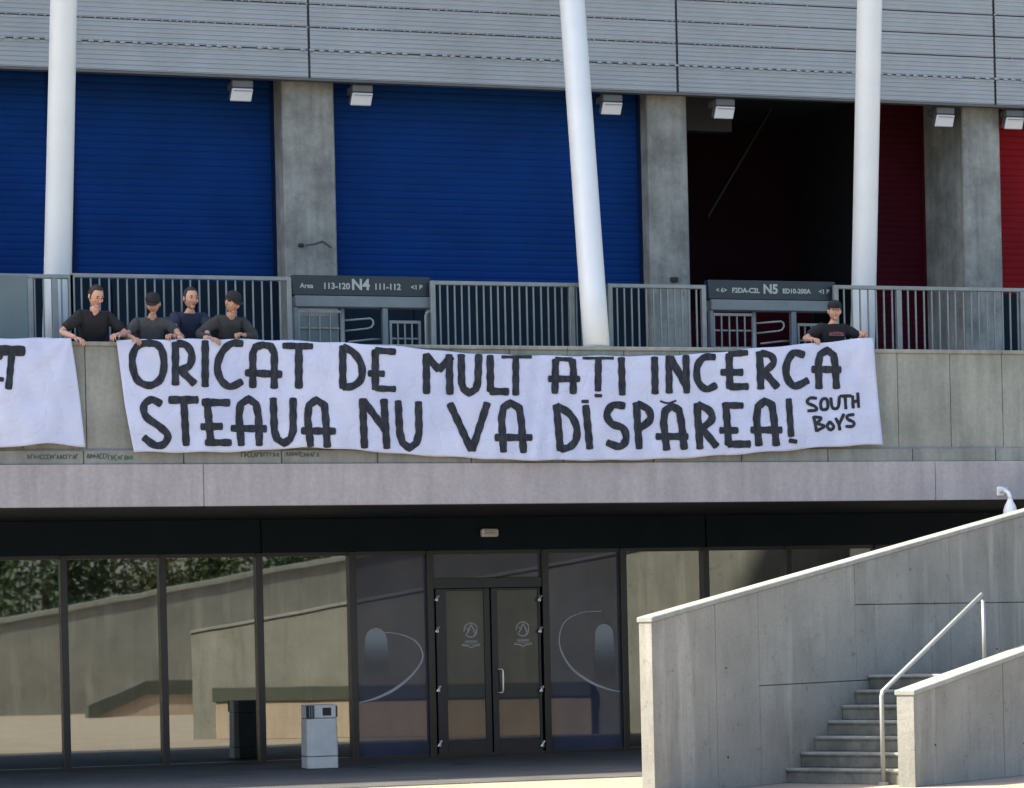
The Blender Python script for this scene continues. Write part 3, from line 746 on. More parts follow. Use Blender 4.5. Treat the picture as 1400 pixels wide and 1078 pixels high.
def letter(cloth, root, strokes, name='painted_letter'):
    m = MB()
    for si, (pts, wd, cur) in enumerate(strokes):
        p = densify(catmull(pts) if cur else pts, 2.5)
        wb = [wd/2*(1+.07*math.sin(i*.9+si*2+pts[0][0])+random.uniform(-.03, .03)) for i in range(len(p))]
        o = .010+.0007*si
        Ls, Rs = [], []
        for i in range(len(p)):
            a = p[max(i-1, 0)]; c = p[min(i+1, len(p)-1)]; dx, dy = c[0]-a[0], c[1]-a[1]; l = math.hypot(dx, dy) or 1
            nx, ny = -dy/l*wb[i], dx/l*wb[i]
            Ls.append(cloth.pt(p[i][0]+nx, p[i][1]+ny, o)); Rs.append(cloth.pt(p[i][0]-nx, p[i][1]-ny, o))
        k = len(p); mid = [cloth.pt(*q, o) for q in p]
        fs = [(i, k+i, k+i+1, i+1) for i in range(k-1)]+[(k+i, 2*k+i, 2*k+i+1, k+i+1) for i in range(k-1)]
        m.add(Ls+mid+Rs, fs)
        # brush ends: slightly rounded
        for e, nb in ((0, 1), (-1, -2)):
            cxp, cyp = p[e]; dx, dy = cxp-p[nb][0], cyp-p[nb][1]; l = math.hypot(dx, dy) or 1; dx, dy = dx/l, dy/l
            r = wb[e]; fan = [cloth.pt(cxp, cyp, o)]
            for q in range(7):
                a = -math.pi/2+math.pi*q/6; ca, sa = math.cos(a), math.sin(a)
                fan.append(cloth.pt(cxp+dx*ca*r*.34-dy*sa*r, cyp+dy*ca*r*.34+dx*sa*r, o))
            m.add(fan, [(0, q+1, q+2) for q in range(6)])
    return m.build(name, M['paint'], root)
def S4(o, k): return lambda *pts: [(o[0]+x/k, o[1]+y/k) for x, y in pts]
A4 = S4((0, 350), 3.593); A5 = S4((280, 350), 3.594); A6 = S4((600, 350), 3.594); A7 = S4((900, 350), 3.594)
W = 10.2
main_root = empty('protest_banner', tuple(at(690, 470, YF)), 'long white cloth banner with two lines of black painted words hanging over the parapet', 'banner', 'hand painted cloth banners')
mc = Cloth([(150, 465), (250, 464), (330, 464), (400, 466), (470, 469), (560, 475), (620, 482), (680, 485), (760, 487), (900, 487), (960, 484), (1000, 480), (1060, 474), (1110, 470), (1150, 466), (1196, 461)],
           [(170, 618), (250, 619), (330, 618), (380, 614), (430, 612), (480, 615), (560, 622), (700, 629.5), (850, 629.5), (930, 627), (1000, 622), (1080, 616), (1130, 611), (1206, 608)],
           [(159,), (165,), (171,), (183,)], [(1194,), (1197,), (1201,), (1207,)], 1.0, hang=[(163, 464, .02), (235, 464, .02), (325, 464, .025), (1117, 470, .02), (1186, 462, .03)])
mc.build(main_root)
LET = []
def L(*st): LET.append([(p, w_, c) for p, w_, c in st])
# first line
L((A4((730, 428), (680, 440), (652, 490), (655, 560), (680, 615), (735, 637), (785, 610), (805, 550), (800, 480), (775, 438), (730, 428)), W, True))
L((A4((862, 428), (862, 632)), W, False), (A4((870, 430), (915, 440), (942, 485), (930, 540), (880, 562)), W, True), (A4((885, 560), (955, 628)), W, False))
L((A4((1008, 420), (1008, 640)), W, False))
L((A5((185, 432), (130, 432), (85, 475), (62, 545), (80, 610), (125, 643), (182, 618)), W, True))
L((A5((236, 645), (236, 480), (250, 448), (285, 438), (325, 445), (342, 480), (341, 648)), W, False), (A5((202, 575), (376, 583)), W, False))
L((A5((386, 442), (528, 445)), 9, False), (A5((462, 450), (462, 648)), W+.5, False))
L((A5((678, 445), (678, 650)), W, False), (A5((680, 448), (735, 480), (770, 540), (768, 605), (728, 640), (680, 645)), W, True))
L((A5((935, 472), (840, 465)), 9, False), (A5((838, 465), (838, 655)), W, False), (A5((806, 578), (880, 580)), W-1, False), (A5((840, 652), (935, 655)), 8.5, False))
L((A5((1090, 675), (1088, 485)), W, False), (A5((1088, 490), (1150, 560)), W, False), ([(600, 506), (617, 488)], W, False), (A6((50, 488), (55, 678)), W, False))
L((A6((110, 488), (112, 625), (122, 655), (150, 675), (182, 655), (192, 620), (196, 488)), W, False))
L((A6((252, 492), (254, 665)), W, False), (A6((254, 666), (340, 668)), W, False))
L((A6((310, 497), (455, 497)), 4.5, False), (A6((378, 500), (378, 682)), 9.4, False))
L((A6((570, 674), (574, 512)), 9.6, False), (A6((574, 507), (655, 510)), 6, False), (A6((655, 512), (662, 560), (660, 675)), 9.6, False), (A6((542, 605), (690, 605)), W-.8, False))
L((A6((708, 503), (858, 503)), 4, False), (A6((784, 505), (782, 662)), 9.6, False), (A6((768, 687), (800, 688)), 4.5, False))
L((A6((897, 503), (902, 682)), W-.6, False))
L((A6((1060, 500), (1063, 676)), W-.4, False))
L((A7((52, 495), (54, 672)), 9.6, False), (A7((60, 502), (138, 640)), W, False), (A7((136, 492), (140, 672)), 9.6, False))
L((A7((278, 498), (225, 500), (192, 545), (195, 615), (235, 655), (284, 636)), W-.4, True))
L((A7((438, 476), (348, 484)), 8.5, False), (A7((348, 484), (352, 650)), W, False), (A7((310, 573), (413, 573)), W-.3, False), (A7((352, 645), (440, 642)), W-.3, False))
L((A7((498, 475), (504, 652)), W, False), (A7((505, 478), (555, 492), (565, 530), (518, 572)), W-1, True), (A7((520, 570), (585, 645)), W, False))
L((A7((716, 488), (665, 478), (632, 530), (632, 595), (670, 640), (735, 612)), W, True))
L((A7((790, 650), (787, 530), (795, 485), (830, 464), (862, 488), (870, 540), (876, 650)), W-.3, False), (A7((758, 558), (895, 560)), W-.5, False))
# second line
L((A4((790, 728), (745, 707), (708, 735), (718, 790), (785, 840), (824, 882), (805, 925), (760, 930), (708, 893)), W, True))
L((A4((832, 708), (970, 708)), 11, False), (A4((903, 712), (915, 930)), W, False))
L((A4((1016, 705), (1036, 920)), W+.5, False), (A5((-10, 720), (120, 722)), W, False), (A4((990, 840), (1090, 838)), W, False), (A5((5, 918), (128, 918)), W-.5, False))
L((A5((180, 930), (168, 790), (175, 730), (215, 703), (252, 728), (264, 790), (268, 930)), W, False), (A5((132, 848), (300, 850)), W-.4, False))
L((A5((336, 702), (342, 860), (355, 900), (390, 922), (420, 900), (434, 860), (434, 702)), W, False))
L((A5((520, 935), (505, 800), (512, 735), (548, 708), (588, 735), (594, 800), (602, 938)), W, False), (A5((478, 860), (640, 862)), W-.4, False))
L((A5((775, 705), (785, 942)), W, False), (A5((780, 712), (890, 860)), W, False), (A5((880, 708), (895, 945)), W, False))
L((A5((950, 715), (958, 870), (972, 920), (1005, 945), (1040, 920), (1053, 870), (1050, 720)), W, False))
L((A6((55, 728), (160, 955)), W, False), (A6((238, 725), (164, 955)), W, False))
L((A6((318, 962), (308, 800), (318, 745), (352, 722), (395, 748), (406, 820), (416, 965)), W, False), (A6((280, 893), (455, 893)), W-.3, False))
L((A6((578, 735), (598, 955)), W, False), (A6((580, 738), (640, 775), (675, 835), (675, 900), (645, 938), (600, 950)), W, True))
L((A6((703, 716), (734, 716)), 5, False), (A6((722, 738), (742, 946)), W, False))
L((A6((912, 738), (855, 735), (826, 780), (850, 825), (905, 848), (920, 900), (890, 937), (828, 918)), W, True))
L((A6((970, 725), (985, 946)), W, False), (A6((975, 728), (1028, 755), (1038, 805), (985, 850)), W, True))
L((A6((1088, 714), (1125, 724), (1166, 712)), 2.6, True), (A6((1120, 952), (1104, 820), (1112, 762), (1145, 738), (1180, 758), (1192, 820), (1206, 948)), W, False), (A6((1070, 888), (1222, 888)), W-.3, False))
L((A7((190, 728), (205, 946)), W, False), (A7((195, 732), (250, 760), (262, 805), (212, 850)), W, True), (A7((215, 848), (286, 936)), W, False))
L((A7((415, 736), (332, 735)), 9.2, False), (A7((332, 725), (346, 928)), W, False), (A7((305, 858), (390, 858)), W-1, False), (A7((346, 926), (450, 925)), W, False))
L((A7((495, 930), (483, 800), (490, 742), (523, 712), (558, 732), (568, 795), (580, 930)), W, False), (A7((458, 856), (605, 856)), W-.5, False))
L((A7((641, 705), (653, 886)), 9, False), (A7((645, 908), (680, 914)), 6, False))
# small signature
w2 = 4.3
L((A7((778, 700), (745, 700), (733, 722), (770, 740), (776, 758), (735, 762)), w2, True))
L((A7((805, 705), (828, 705), (832, 748), (805, 755), (798, 728), (805, 705)), w2, True))
L((A7((848, 698), (854, 742), (872, 752), (886, 738), (890, 692)), w2, True))
L((A7((892, 690), (948, 688)), w2, False), (A7((918, 690), (922, 752)), w2, False))
L((A7((955, 688), (958, 748)), w2, False), (A7((980, 674), (985, 745)), w2, False), (A7((958, 718), (984, 712)), w2, False))
L((A7((764, 790), (778, 862)), w2, False), (A7((765, 792), (800, 798), (780, 822)), w2, True), (A7((778, 824), (815, 838), (778, 860)), w2, True))
L((A7((842, 815), (830, 838), (848, 856), (862, 838), (842, 815)), w2, True))
L((A7((872, 798), (888, 828)), w2, False), (A7((912, 778), (888, 830), (892, 856)), w2, False))
L((A7((962, 780), (932, 785), (930, 802), (960, 818), (955, 838), (922, 838)), w2, True))
for st in LET: letter(mc, main_root, st)

left_root = empty('protest_banner', tuple(at(-100, 465, YF)), 'white cloth banner cut by the left edge, only the end of a T showing', 'banner', 'hand painted cloth banners')
lc = Cloth([(-500, 460), (0, 463), (60, 462.5), (97, 462), (110, 463)], [(-500, 616), (0, 613), (25, 610), (60, 606.5), (90, 608), (117, 612)],
           [(-420,)]*4, [(97,), (104,), (110,), (116.5,)], 4.3, hang=[(95, 463, .03), (-30, 463, .03)])
lc.build(left_root)
letter(lc, left_root, [(A4((-40, 462), (118, 468)), 14, False), (A4((58, 480), (42, 652)), W-.6, False), ])
letter(lc, left_root, [(A4((-60, 600), (16, 608)), 6, True), (A4((-30, 480), (8, 500)), 8, True)])

# ================================================================== PEOPLE
def skin_mesh(joints, edges, radii, sub=2, root=0):
    me = bpy.data.meshes.new('s'); me.from_pydata(joints, edges, []); me.update()
    ob = bpy.data.objects.new('s', me); COL.objects.link(ob)
    ob.modifiers.new('s', 'SKIN'); sd_ = ob.modifiers.new('b', 'SUBSURF'); sd_.levels = sub; sd_.render_levels = sub
    for i, r in enumerate(radii):
        v = me.skin_vertices[0].data[i]; v.radius = r if isinstance(r, tuple) else (r, r); v.use_root = (i == root)
    dg = bpy.context.evaluated_depsgraph_get(); dg.update()
    m2 = bpy.data.meshes.new_from_object(ob.evaluated_get(dg)); bpy.data.objects.remove(ob)
    return [tuple(v.co) for v in m2.vertices], [tuple(p.vertices) for p in m2.polygons]
def ik(s, t, l1, l2, pole):
    d = t-s; D = min(d.length, (l1+l2)*.995); dn = d.normalized()
    a = (l1*l1-l2*l2+D*D)/(2*D); h = math.sqrt(max(l1*l1-a*a, 1e-5))
    pn = (pole-dn*pole.dot(dn)).normalized()
    return s+dn*a+pn*h, s+dn*D
def person(x, y, zf, hands, label, shirt, skin, cap=True, lean=.12, head_turn=0, scale=1.0, look=.25, sleeve=.5, chest_print=False, twist=0, long_sleeve=False):
    root = empty('person', (x, y, zf), label, 'person')
    B = Vector((x, y, zf)); k = scale
    J = lambda a, b_, c: B+Vector((a*k, b_*k, c*k))
    pel, sp, ch = J(0, .03, .95), J(0, -lean*.2, 1.15), J(0, -lean*.75, 1.34)
    nk, hb = J(0, -lean*1.2, 1.465), J(0, -lean*1.5-.01, 1.515)
    ca, sa = math.cos(twist), math.sin(twist)
    sh = [J(-.175*ca, -lean*.95-.175*sa, 1.405), J(.175*ca, -lean*.95+.175*sa, 1.405)]
    hp = [J(-.09, .03, .90), J(.09, .03, .90)]; kn = [J(-.10, -.02, .50), J(.10, -.04, .50)]; an = [J(-.11, .02, .09), J(.12, .0, .09)]; to = [J(-.13, -.13, .035), J(.14, -.15, .035)]
    js = [pel, sp, ch, nk, hb]; rr = [(.125*k, .09*k), (.115*k, .085*k), (.12*k, .085*k), (.050*k, .052*k), (.050*k, .053*k)]
    ed = [(0, 1), (1, 2), (2, 3), (3, 4)]
    el, wr = [], []
    for s_ in (0, 1):
        tgt = Vector(hands[s_]) if hands[s_] is not None else sh[s_]+Vector(((-.12, .12)[s_], -.05, -.50))*k
        e, w_ = ik(sh[s_], tgt, .29*k, .26*k, Vector(((-.7, .7)[s_], .25, -.35)))
        el.append(e); wr.append(w_)
        i0 = len(js); js += [sh[s_], e, e.lerp(w_, .35), w_]; rr += [.036*k, .036*k, .038*k, .026*k]
        ed += [(2, i0), (i0, i0+1), (i0+1, i0+2), (i0+2, i0+3)]
    for s_ in (0, 1):
        i0 = len(js); js += [hp[s_], kn[s_], an[s_], to[s_]]; rr += [.085*k, .058*k, .04*k, .038*k]; ed += [(0, i0), (i0, i0+1), (i0+1, i0+2), (i0+2, i0+3)]
    vs, fs = skin_mesh([tuple(j) for j in js], ed, rr)
    body = MB(); body.add(vs, fs)
    # hands: palm with four fingers curled over the cloth and a thumb to the side
    for s_ in (0, 1):
        w_ = wr[s_]; d = (w_-el[s_]).normalized(); side = d.cross(Vector((0, 0, 1))).normalized(); sg = (1, -1)[s_]
        dn = Vector((0, 0, -1)); pc = w_+d*.045*k
        body.ell(pc, (.040*k, .05*k, .018*k), 10, 6, rot=Matrix((side, d, side.cross(d))).transposed().to_3x3())
        for q in range(4):
            f0 = pc+side*((q-1.5)*.020*k)+d*.035*k; ln = (.8, 1, .95, .72)[q]*.034*k
            f1 = f0+d*ln+dn*ln*.35; f2 = f1+d*ln*.4+dn*ln*.85; f3 = f2+dn*ln*.8-d*ln*.35
            body.tube([f0, f1, f2, f3], [.0095*k, .009*k, .0085*k, .006*k], 6)
        t0 = w_+side*sg*.032*k+d*.02*k; body.tube([t0, t0+side*sg*.022*k+d*.025*k+dn*.01, t0+side*sg*.018*k+d*.052*k+dn*.028*k], [.012*k, .010*k, .007*k], 6)
    # head
    hc = hb+Vector((0, -.022, .105))*k
    rot = (Matrix.Rotation(head_turn, 4, 'Z') @ Matrix.Rotation(look, 4, 'X')).to_3x3()
    def warp(p):
        q = p.copy(); zz = p.z/(.118*k)
        if zz < 0: q.x *= 1-.24*(-zz)**1.4; q.y *= 1-.10*(-zz)
        if p.y < 0 and abs(zz) < .5: q.y -= 0.0
        q.x *= 1-.06*max(0, -p.y/(.095*k))
        return q
    body.ell(hc, (.078*k, .096*k, .118*k), 20, 14, rot=rot, warp=warp)
    H = lambda a, b_, c: hc+rot @ (Vector((a, b_, c))*k)
    body.tube([H(0, -.088, .022), H(0, -.106, -.008), H(0, -.112, -.022), H(0, -.094, -.034)], [.006*k, .008*k, .012*k, .008*k], 8)
    body.ell(H(0, -.070, -.090), (.026*k, .02*k, .018*k), 10, 6)                                # chin
    for s_ in (-1, 1):
        body.ell(H(.078*s_, .008, -.008), (.012*k, .022*k, .033*k), 8, 6, rot=rot)                # ears
        body.ell(H(.032*s_, -.084, .028), (.024*k, .012*k, .010*k), 8, 6, rot=rot)                # brow ridge
        body.ell(H(.045*s_, -.066, -.025), (.022*k, .016*k, .024*k), 8, 6, rot=rot)               # cheek
    body.build('body', M[skin], root, smooth=True)
    for s_ in (-1, 1):
        MB().ell(H(.031*s_, -.090, .010), (.012*k, .006*k, .006*k), 8, 6, rot=rot).build('eye', M['eye'], root)
        MB().ell(H(.033*s_, -.095, .034), (.020*k, .006*k, .005*k), 8, 4, rot=rot).build('eyebrow', M['hair'], root)
    MB().ell(H(0, -.094, -.058), (.024*k, .008*k, .007*k), 8, 6, rot=rot).build('mouth', M['lip'], root)
    def top(p):
        if p.z < .0: p.z *= .35 if p.y < 0 else 1.0
        return p
    if cap:
        MB().ell(H(0, .012, .016), (.084*k, .094*k, .070*k), 18, 10, rot=rot, warp=top).build('hair', M['hair'], root, smooth=True)
        m = MB()
        n = 20
        ring = lambda r, z_, sy=1.0: [H(r*math.cos(2*math.pi*i/n), r*sy*math.sin(2*math.pi*i/n), z_) for i in range(n)]
        rs = [ring(.087, .042, 1.16), ring(.088, .065, 1.14), ring(.080, .098, 1.12), ring(.058, .124, 1.1), ring(.024, .136, 1.0), ring(.004, .138)]
        vs = [p for r_ in rs for p in r_]; fs = [(j*n+i, j*n+(i+1) % n, (j+1)*n+(i+1) % n, (j+1)*n+i) for j in range(5) for i in range(n)]
        m.add(vs, fs)
        vz = [H(.078*math.cos(a), -.075-.085*math.sin(a), .046-.012*math.sin(a)) for a in [math.pi*q/10 for q in range(11)]]
        vz2 = [p+rot @ Vector((0, 0, -.006)) for p in vz]
        m.add(vz+vz2, [tuple(range(11)), tuple(range(11, 22))[::-1]]+[(i, i+11, i+12, i+1) for i in range(10)])
        m.build('cap', M['sh_black'], root, smooth=True)
    else:
        def hw(p):
            if p.y < -.03*k and p.z < .055*k: p.y = -.03*k
            return p
        MB().ell(H(0, .008, .022), (.086*k, .102*k, .106*k), 20, 12, rot=rot, warp=hw).build('hair', M['hair'], root, smooth=True)
    # shirt with sleeves, trousers, shoes
    g_ = .016*k
    sj = [pel, sp, ch, ch.lerp(nk, .80)]; sr_ = [(.140*k+g_, .105*k+g_), (.135*k+g_, .10*k+g_), (.165*k+g_, .11*k+g_), (.080*k, .078*k)]; se = [(0, 1), (1, 2), (2, 3)]
    for s_ in (0, 1):
        i0 = len(sj); 
        if long_sleeve: sj += [sh[s_], el[s_], el[s_].lerp(wr[s_], .92)]; sr_ += [.074*k+g_*.5, .056*k+g_*.3, .044*k]
        else: sj += [sh[s_], sh[s_].lerp(el[s_], .45), sh[s_].lerp(el[s_], .45+sleeve*.55)]; sr_ += [.074*k+g_*.5, .064*k+g_*.4, .060*k+g_*.4]
        se += [(2, i0), (i0, i0+1), (i0+1, i0+2)]
    vs, fs = skin_mesh([tuple(j) for j in sj], se, sr_)
    from mathutils import noise as mn
    vv = []
    for q in vs:       # folds
        v_ = Vector(q); n1 = mn.noise(Vector((v_.x*9+x*3, v_.y*9, v_.z*14)))+.5*mn.noise(Vector((v_.x*22, v_.y*22, v_.z*30+x)))
        dr = Vector((v_.x-ch.x, v_.y-ch.y, 0)); dr = dr.normalized() if dr.length > .01 else Vector((0, -1, 0))
        vv.append(tuple(v_+dr*n1*.012+Vector((0, 0, n1*.004))))
    vs = vv
    MB().add(vs, fs).build('shirt', M[shirt], root, smooth=True)
    tj = [pel+Vector((0, 0, -.02*k))]; tr_ = [(.140*k, .108*k)]; te = []
    for s_ in (0, 1):
        i0 = len(tj); tj += [hp[s_], kn[s_], an[s_]]; tr_ += [.098*k, .074*k, .062*k]; te += [(0, i0), (i0, i0+1), (i0+1, i0+2)]
    vs, fs = skin_mesh([tuple(j) for j in tj], te, tr_)
    MB().add(vs, fs).build('trousers', M['jeans'], root, smooth=True)
    for s_ in (0, 1):
        MB().ell(an[s_]+Vector((0, -.06*k, -.045*k)), (.05*k, .13*k, .045*k), 12, 6).build('shoe', M['sh_black'], root, smooth=True)
    if chest_print:
        # low lettering-like print across the chest
        m = MB(); fy = ch.y-.155*k
        for q in range(9):
            xx = ch.x-.10*k+.023*k*q; bow = -abs(q-4)*.002
            m.tube([(xx, fy+abs(q-4)*.004, ch.z-.02+bow), (xx+.012*k, fy+abs(q-4)*.004-.002, ch.z+.012+bow)], .0055*k, 5)
        m.box(ch.x-.10*k, ch.x+.10*k, fy-.0, fy+.012, ch.z-.038, ch.z-.028)
        m.build('chest_print', M['print_red'], root)
    return root
YPn = -3.62
def P(px, py, Y=YF+.02): return tuple(at(px, py, Y))
pz = 4.06
person(X(1134, YPn, 430), YPn, pz, (P(1112, 464, YF+.06), P(1180, 456, YF+.06)), 'person in black cap and black T-shirt holding the right end of the banner', 'sh_black', 'skin', True, .08, -.25, 1.02, .10, .6, True, .15)
person(X(124, YPn, 430), YPn, pz, (P(104, 462), P(160, 458)), 'person in black T-shirt, leftmost of the group, one bare forearm resting on the parapet', 'sh_black', 'skin', False, .20, .35, 1.04, .55, .7, twist=.25)
person(X(205, YPn, 430), YPn+.05, pz, (P(184, 463), P(236, 459)), 'person in slate T-shirt and dark cap above the letter O of the banner', 'sh_slate', 'skin2', True, .14, -.3, 1.00, .45, .6, twist=-.2)
person(X(262, YPn, 430), YPn+.22, pz, (P(246, 463), P(283, 463)), 'person in navy shirt, bareheaded, standing slightly back above the letters R and I', 'sh_navy', 'skin', False, .10, .2, 1.06, .2, .7)
person(X(309, YPn, 430), YPn, pz, (P(290, 463), P(332, 458)), 'person in charcoal long-sleeved top and cap, rightmost of the group of four', 'sh_char', 'skin2', True, .20, .45, 1.01, .5, .7, long_sleeve=True, twist=.3)

# ================================================================== SMALL FITTINGS
# emergency light over the doors
e = empty('emergency_light', tuple(at(668, 729, -.06)), 'small white box light over the double doors', 'light')
p = at(668, 729, -.06)
MB().box(p.x-.125, p.x+.115, -.16, -.062, p.z-.055, p.z+.055).build('housing', M['white_plastic'], e, bevel=.02)
MB().box(p.x-.095, p.x+.085, -.168, -.158, p.z-.03, p.z+.03).build('diffuser', M['lampface'], e, bevel=.004)
for q in range(4): MB().box(p.x-.07+q*.035, p.x-.055+q*.035, -.171, -.168, p.z-.012, p.z+.012).build('mark', M['galv'], e)
# dome camera hanging off the slab edge
c0 = at(1368, 672, YF-.02); cb = at(1381, 690, YF-.32)
e = empty('dome_camera', tuple(c0), 'white dome camera hanging from a curved bracket off the concrete slab edge', 'camera')
MB().box(c0.x-.05, c0.x+.05, YF-.03, YF+.0, c0.z-.06, c0.z+.06).build('wall_plate', M['white_plastic'], e, bevel=.01)
zt0 = Z(1378, 674, YF-.3)
MB().tube([(c0.x, YF-.02, c0.z), (c0.x+.03, YF-.12, c0.z+.02), (cb.x-.03, YF-.25, zt0+.02), (cb.x-.01, YF-.30, zt0), (cb.x, YF-.32, zt0-.05), (cb.x, YF-.32, zt0-.09)], [.03, .026, .026, .028, .028, .03], 12).build('bracket', M['white_plastic'], e, smooth=True)
prof = [(.03, zt0-.08), (.045, zt0-.12), (.07, zt0-.165), (.085, zt0-.21), (.092, zt0-.26), (.092, zt0-.30)]
m = MB(); m.tube([(cb.x, YF-.32, z_) for r_, z_ in prof], [r_ for r_, z_ in prof], 20); m.build('housing', M['white_plastic'], e, smooth=True)
MB().ell((cb.x, YF-.32, zt0-.30), (.075, .075, .08), 16, 10).build('dome', M['eye'], e, smooth=True)
# litter bin
bb = atz(437, 1051, 0.012)
e = empty('litter_bin', (bb.x, bb.y, .012), 'pale grey litter bin with black openings in front of the glass', 'bin')
sb = FPX/((bb-CAM).dot(F)); hb_ = 88.5/sb; wb_ = 51/sb/2
def octo(m, r0, r1, z0, z1, ch=.3):
    def ringp(r, z_): 
        c = r*ch; return [(bb.x+a, bb.y+b_, z_) for a, b_ in ((-r+c, -r), (r-c*.3, -r), (r, -r+c*.3), (r, r-c), (r-c, r), (-r+c, r), (-r, r-c), (-r, -r+c))]
    a, b_ = ringp(r0, z0), ringp(r1, z1)
    m.add(a+b_, [tuple(range(8))[::-1], tuple(range(8, 16))]+[(i, (i+1) % 8, 8+(i+1) % 8, 8+i) for i in range(8)])
kk = .84
m = MB(); octo(m, wb_*kk, wb_*kk, .02, .17*hb_/.9+.012); m.build('base', M['bin'], e, bevel=.006)
m = MB(); octo(m, wb_*kk*.985, wb_*kk*.985, .17*hb_/.9+.012, .17*hb_/.9+.022); m.build('joint', M['binline'], e)
m = MB(); octo(m, wb_*kk, wb_*kk*.97, .17*hb_/.9+.022, hb_*.79); m.build('bin_body', M['bin'], e, bevel=.006)
m = MB(); octo(m, wb_*kk*.93, wb_*kk*.93, hb_*.79, hb_*.80); m.build('joint', M['binline'], e)
m = MB(); octo(m, wb_*kk*.97, wb_*kk*.97, hb_*.80, hb_); m.build('hood', M['bin'], e, bevel=.008)
r_ = wb_*kk*.97
MB().box(bb.x-.0, bb.x+r_*.62, bb.y-r_-.004, bb.y-r_+.01, hb_*.83, hb_*.96).build('opening', M['bin_dark'], e, bevel=.02)
MB().box(bb.x-r_-.004, bb.x-r_*.55, bb.y-r_-.003, bb.y-r_*.7, hb_*.80, hb_*.995).build('corner_grille', M['bin_dark'], e)
for q in range(3):
    xx = bb.x-r_+.02+q*.03; MB().box(xx, xx+.010, bb.y-r_-.012, bb.y-r_-.003, hb_*.81, hb_*.985).build('grille_bar', M['galv'], e)
MB().box(bb.x+r_*.93, bb.x+r_+.004, bb.y-r_-.002, bb.y-r_*.8, hb_*.81, hb_*.98).build('opening', M['bin_dark'], e)
# drain covers
for px, py, w_, lab in ((634, 1045, .28, 'dark drain grate in the paving before the doors'), (505, 1050, .14, 'small drain cover in the paving right of the bin')):
    p = atz(px, py, .012); m = empty('drain_grate', (p.x, p.y, .012), lab, 'drain')
    MB().box(p.x-w_/2, p.x+w_/2, p.y-.1, p.y+.1, .012, .018).build('plate', M['asphalt'], m, bevel=.003)
    for q in range(5): MB().box(p.x-w_/2+.02+q*(w_-.04)/5, p.x-w_/2+.02+(q+.5)*(w_-.04)/5, p.y-.08, p.y+.08, .018, .023).build('bar', M['frame'], m)
# graffiti on the kerb strip (illegible scrawl)
for pa, pb, yy_, mt in ((38, 108, 625, 'graffiti'), (119, 146, 624, 'graffiti'), (148, 180, 626, 'graffiti2'), (330, 382, 622, 'graffiti'), (391, 409, 621, 'graffiti'), (411, 436, 622, 'graffiti')):
    m = MB(); x = pa; YY = YF+.027
    rs = random.Random(pa)
    k = 0
    while x < pb:
        h = rs.uniform(2.2, 3.2); t_ = rs.choice((0, 1, 2, 3)); w_ = 3.0
        pts = {0: [(x, yy_+h), (x, yy_-h), (x+w_, yy_-h)], 1: [(x, yy_+h), (x+w_/2, yy_-h), (x+w_, yy_+h)], 2: [(x+w_, yy_-h), (x, yy_-h), (x, yy_+h), (x+w_, yy_+h)], 3: [(x, yy_-h), (x, yy_+h), (x+w_, yy_), (x, yy_-h)]}[t_]
        for a, c in zip(pts[:-1], pts[1:]):
            A_, C_ = at(a[0], a[1], YY), at(c[0], c[1], YY); d = (C_-A_).normalized(); n_ = Vector((-d.z, 0, d.x))*.006; k += 1; oo = Vector((0, -.0003*(k % 8), 0))
            m.add([A_+n_+oo, A_-n_+oo, C_-n_+oo, C_+n_+oo], [(0, 1, 2, 3)])
        x += w_+1.4
    m.build('graffiti', M[mt], bld)

# ================================================================== STAIR WALLS
AW = math.radians(52)
d2 = R*math.cos(AW)+F*math.sin(AW); n2 = R*math.sin(AW)-F*math.cos(AW)     # along the walls, and across the stairs towards the viewer
def solve_line(base, px):           # parameter t where base + d2*t is seen in column px
    for it in range(1):
        lo, hi = -12, 60
        f = lambda t: (lambda q: 700+FPX*(q.dot(R))/(q.dot(F)))(base+d2*t-Vector((CAM.x, CAM.y, 0)))
        for _ in range(50):
            mid = (lo+hi)/2
            if f(mid) < px: lo = mid
            else: hi = mid
        return mid
def seen(p):
    q = p-CAM; u, v = FPX*q.dot(R)/q.dot(F), FPX*q.z/q.dot(F)
    return PPX+u*cr-v*sr, PPY-(u*sr+v*cr)
def zfor(base_pt, py):
    lo, hi = -3, 12
    for _ in range(40):
        mid = (lo+hi)/2
        if seen(Vector((base_pt.x, base_pt.y, mid)))[1] > py: lo = mid
        else: hi = mid
    return mid
s_bl = FPX*(EYE)/(1071-851.7); # depth of the foot of the stairs
P0 = viewpt((1070-700)/FPX*s_bl, s_bl)
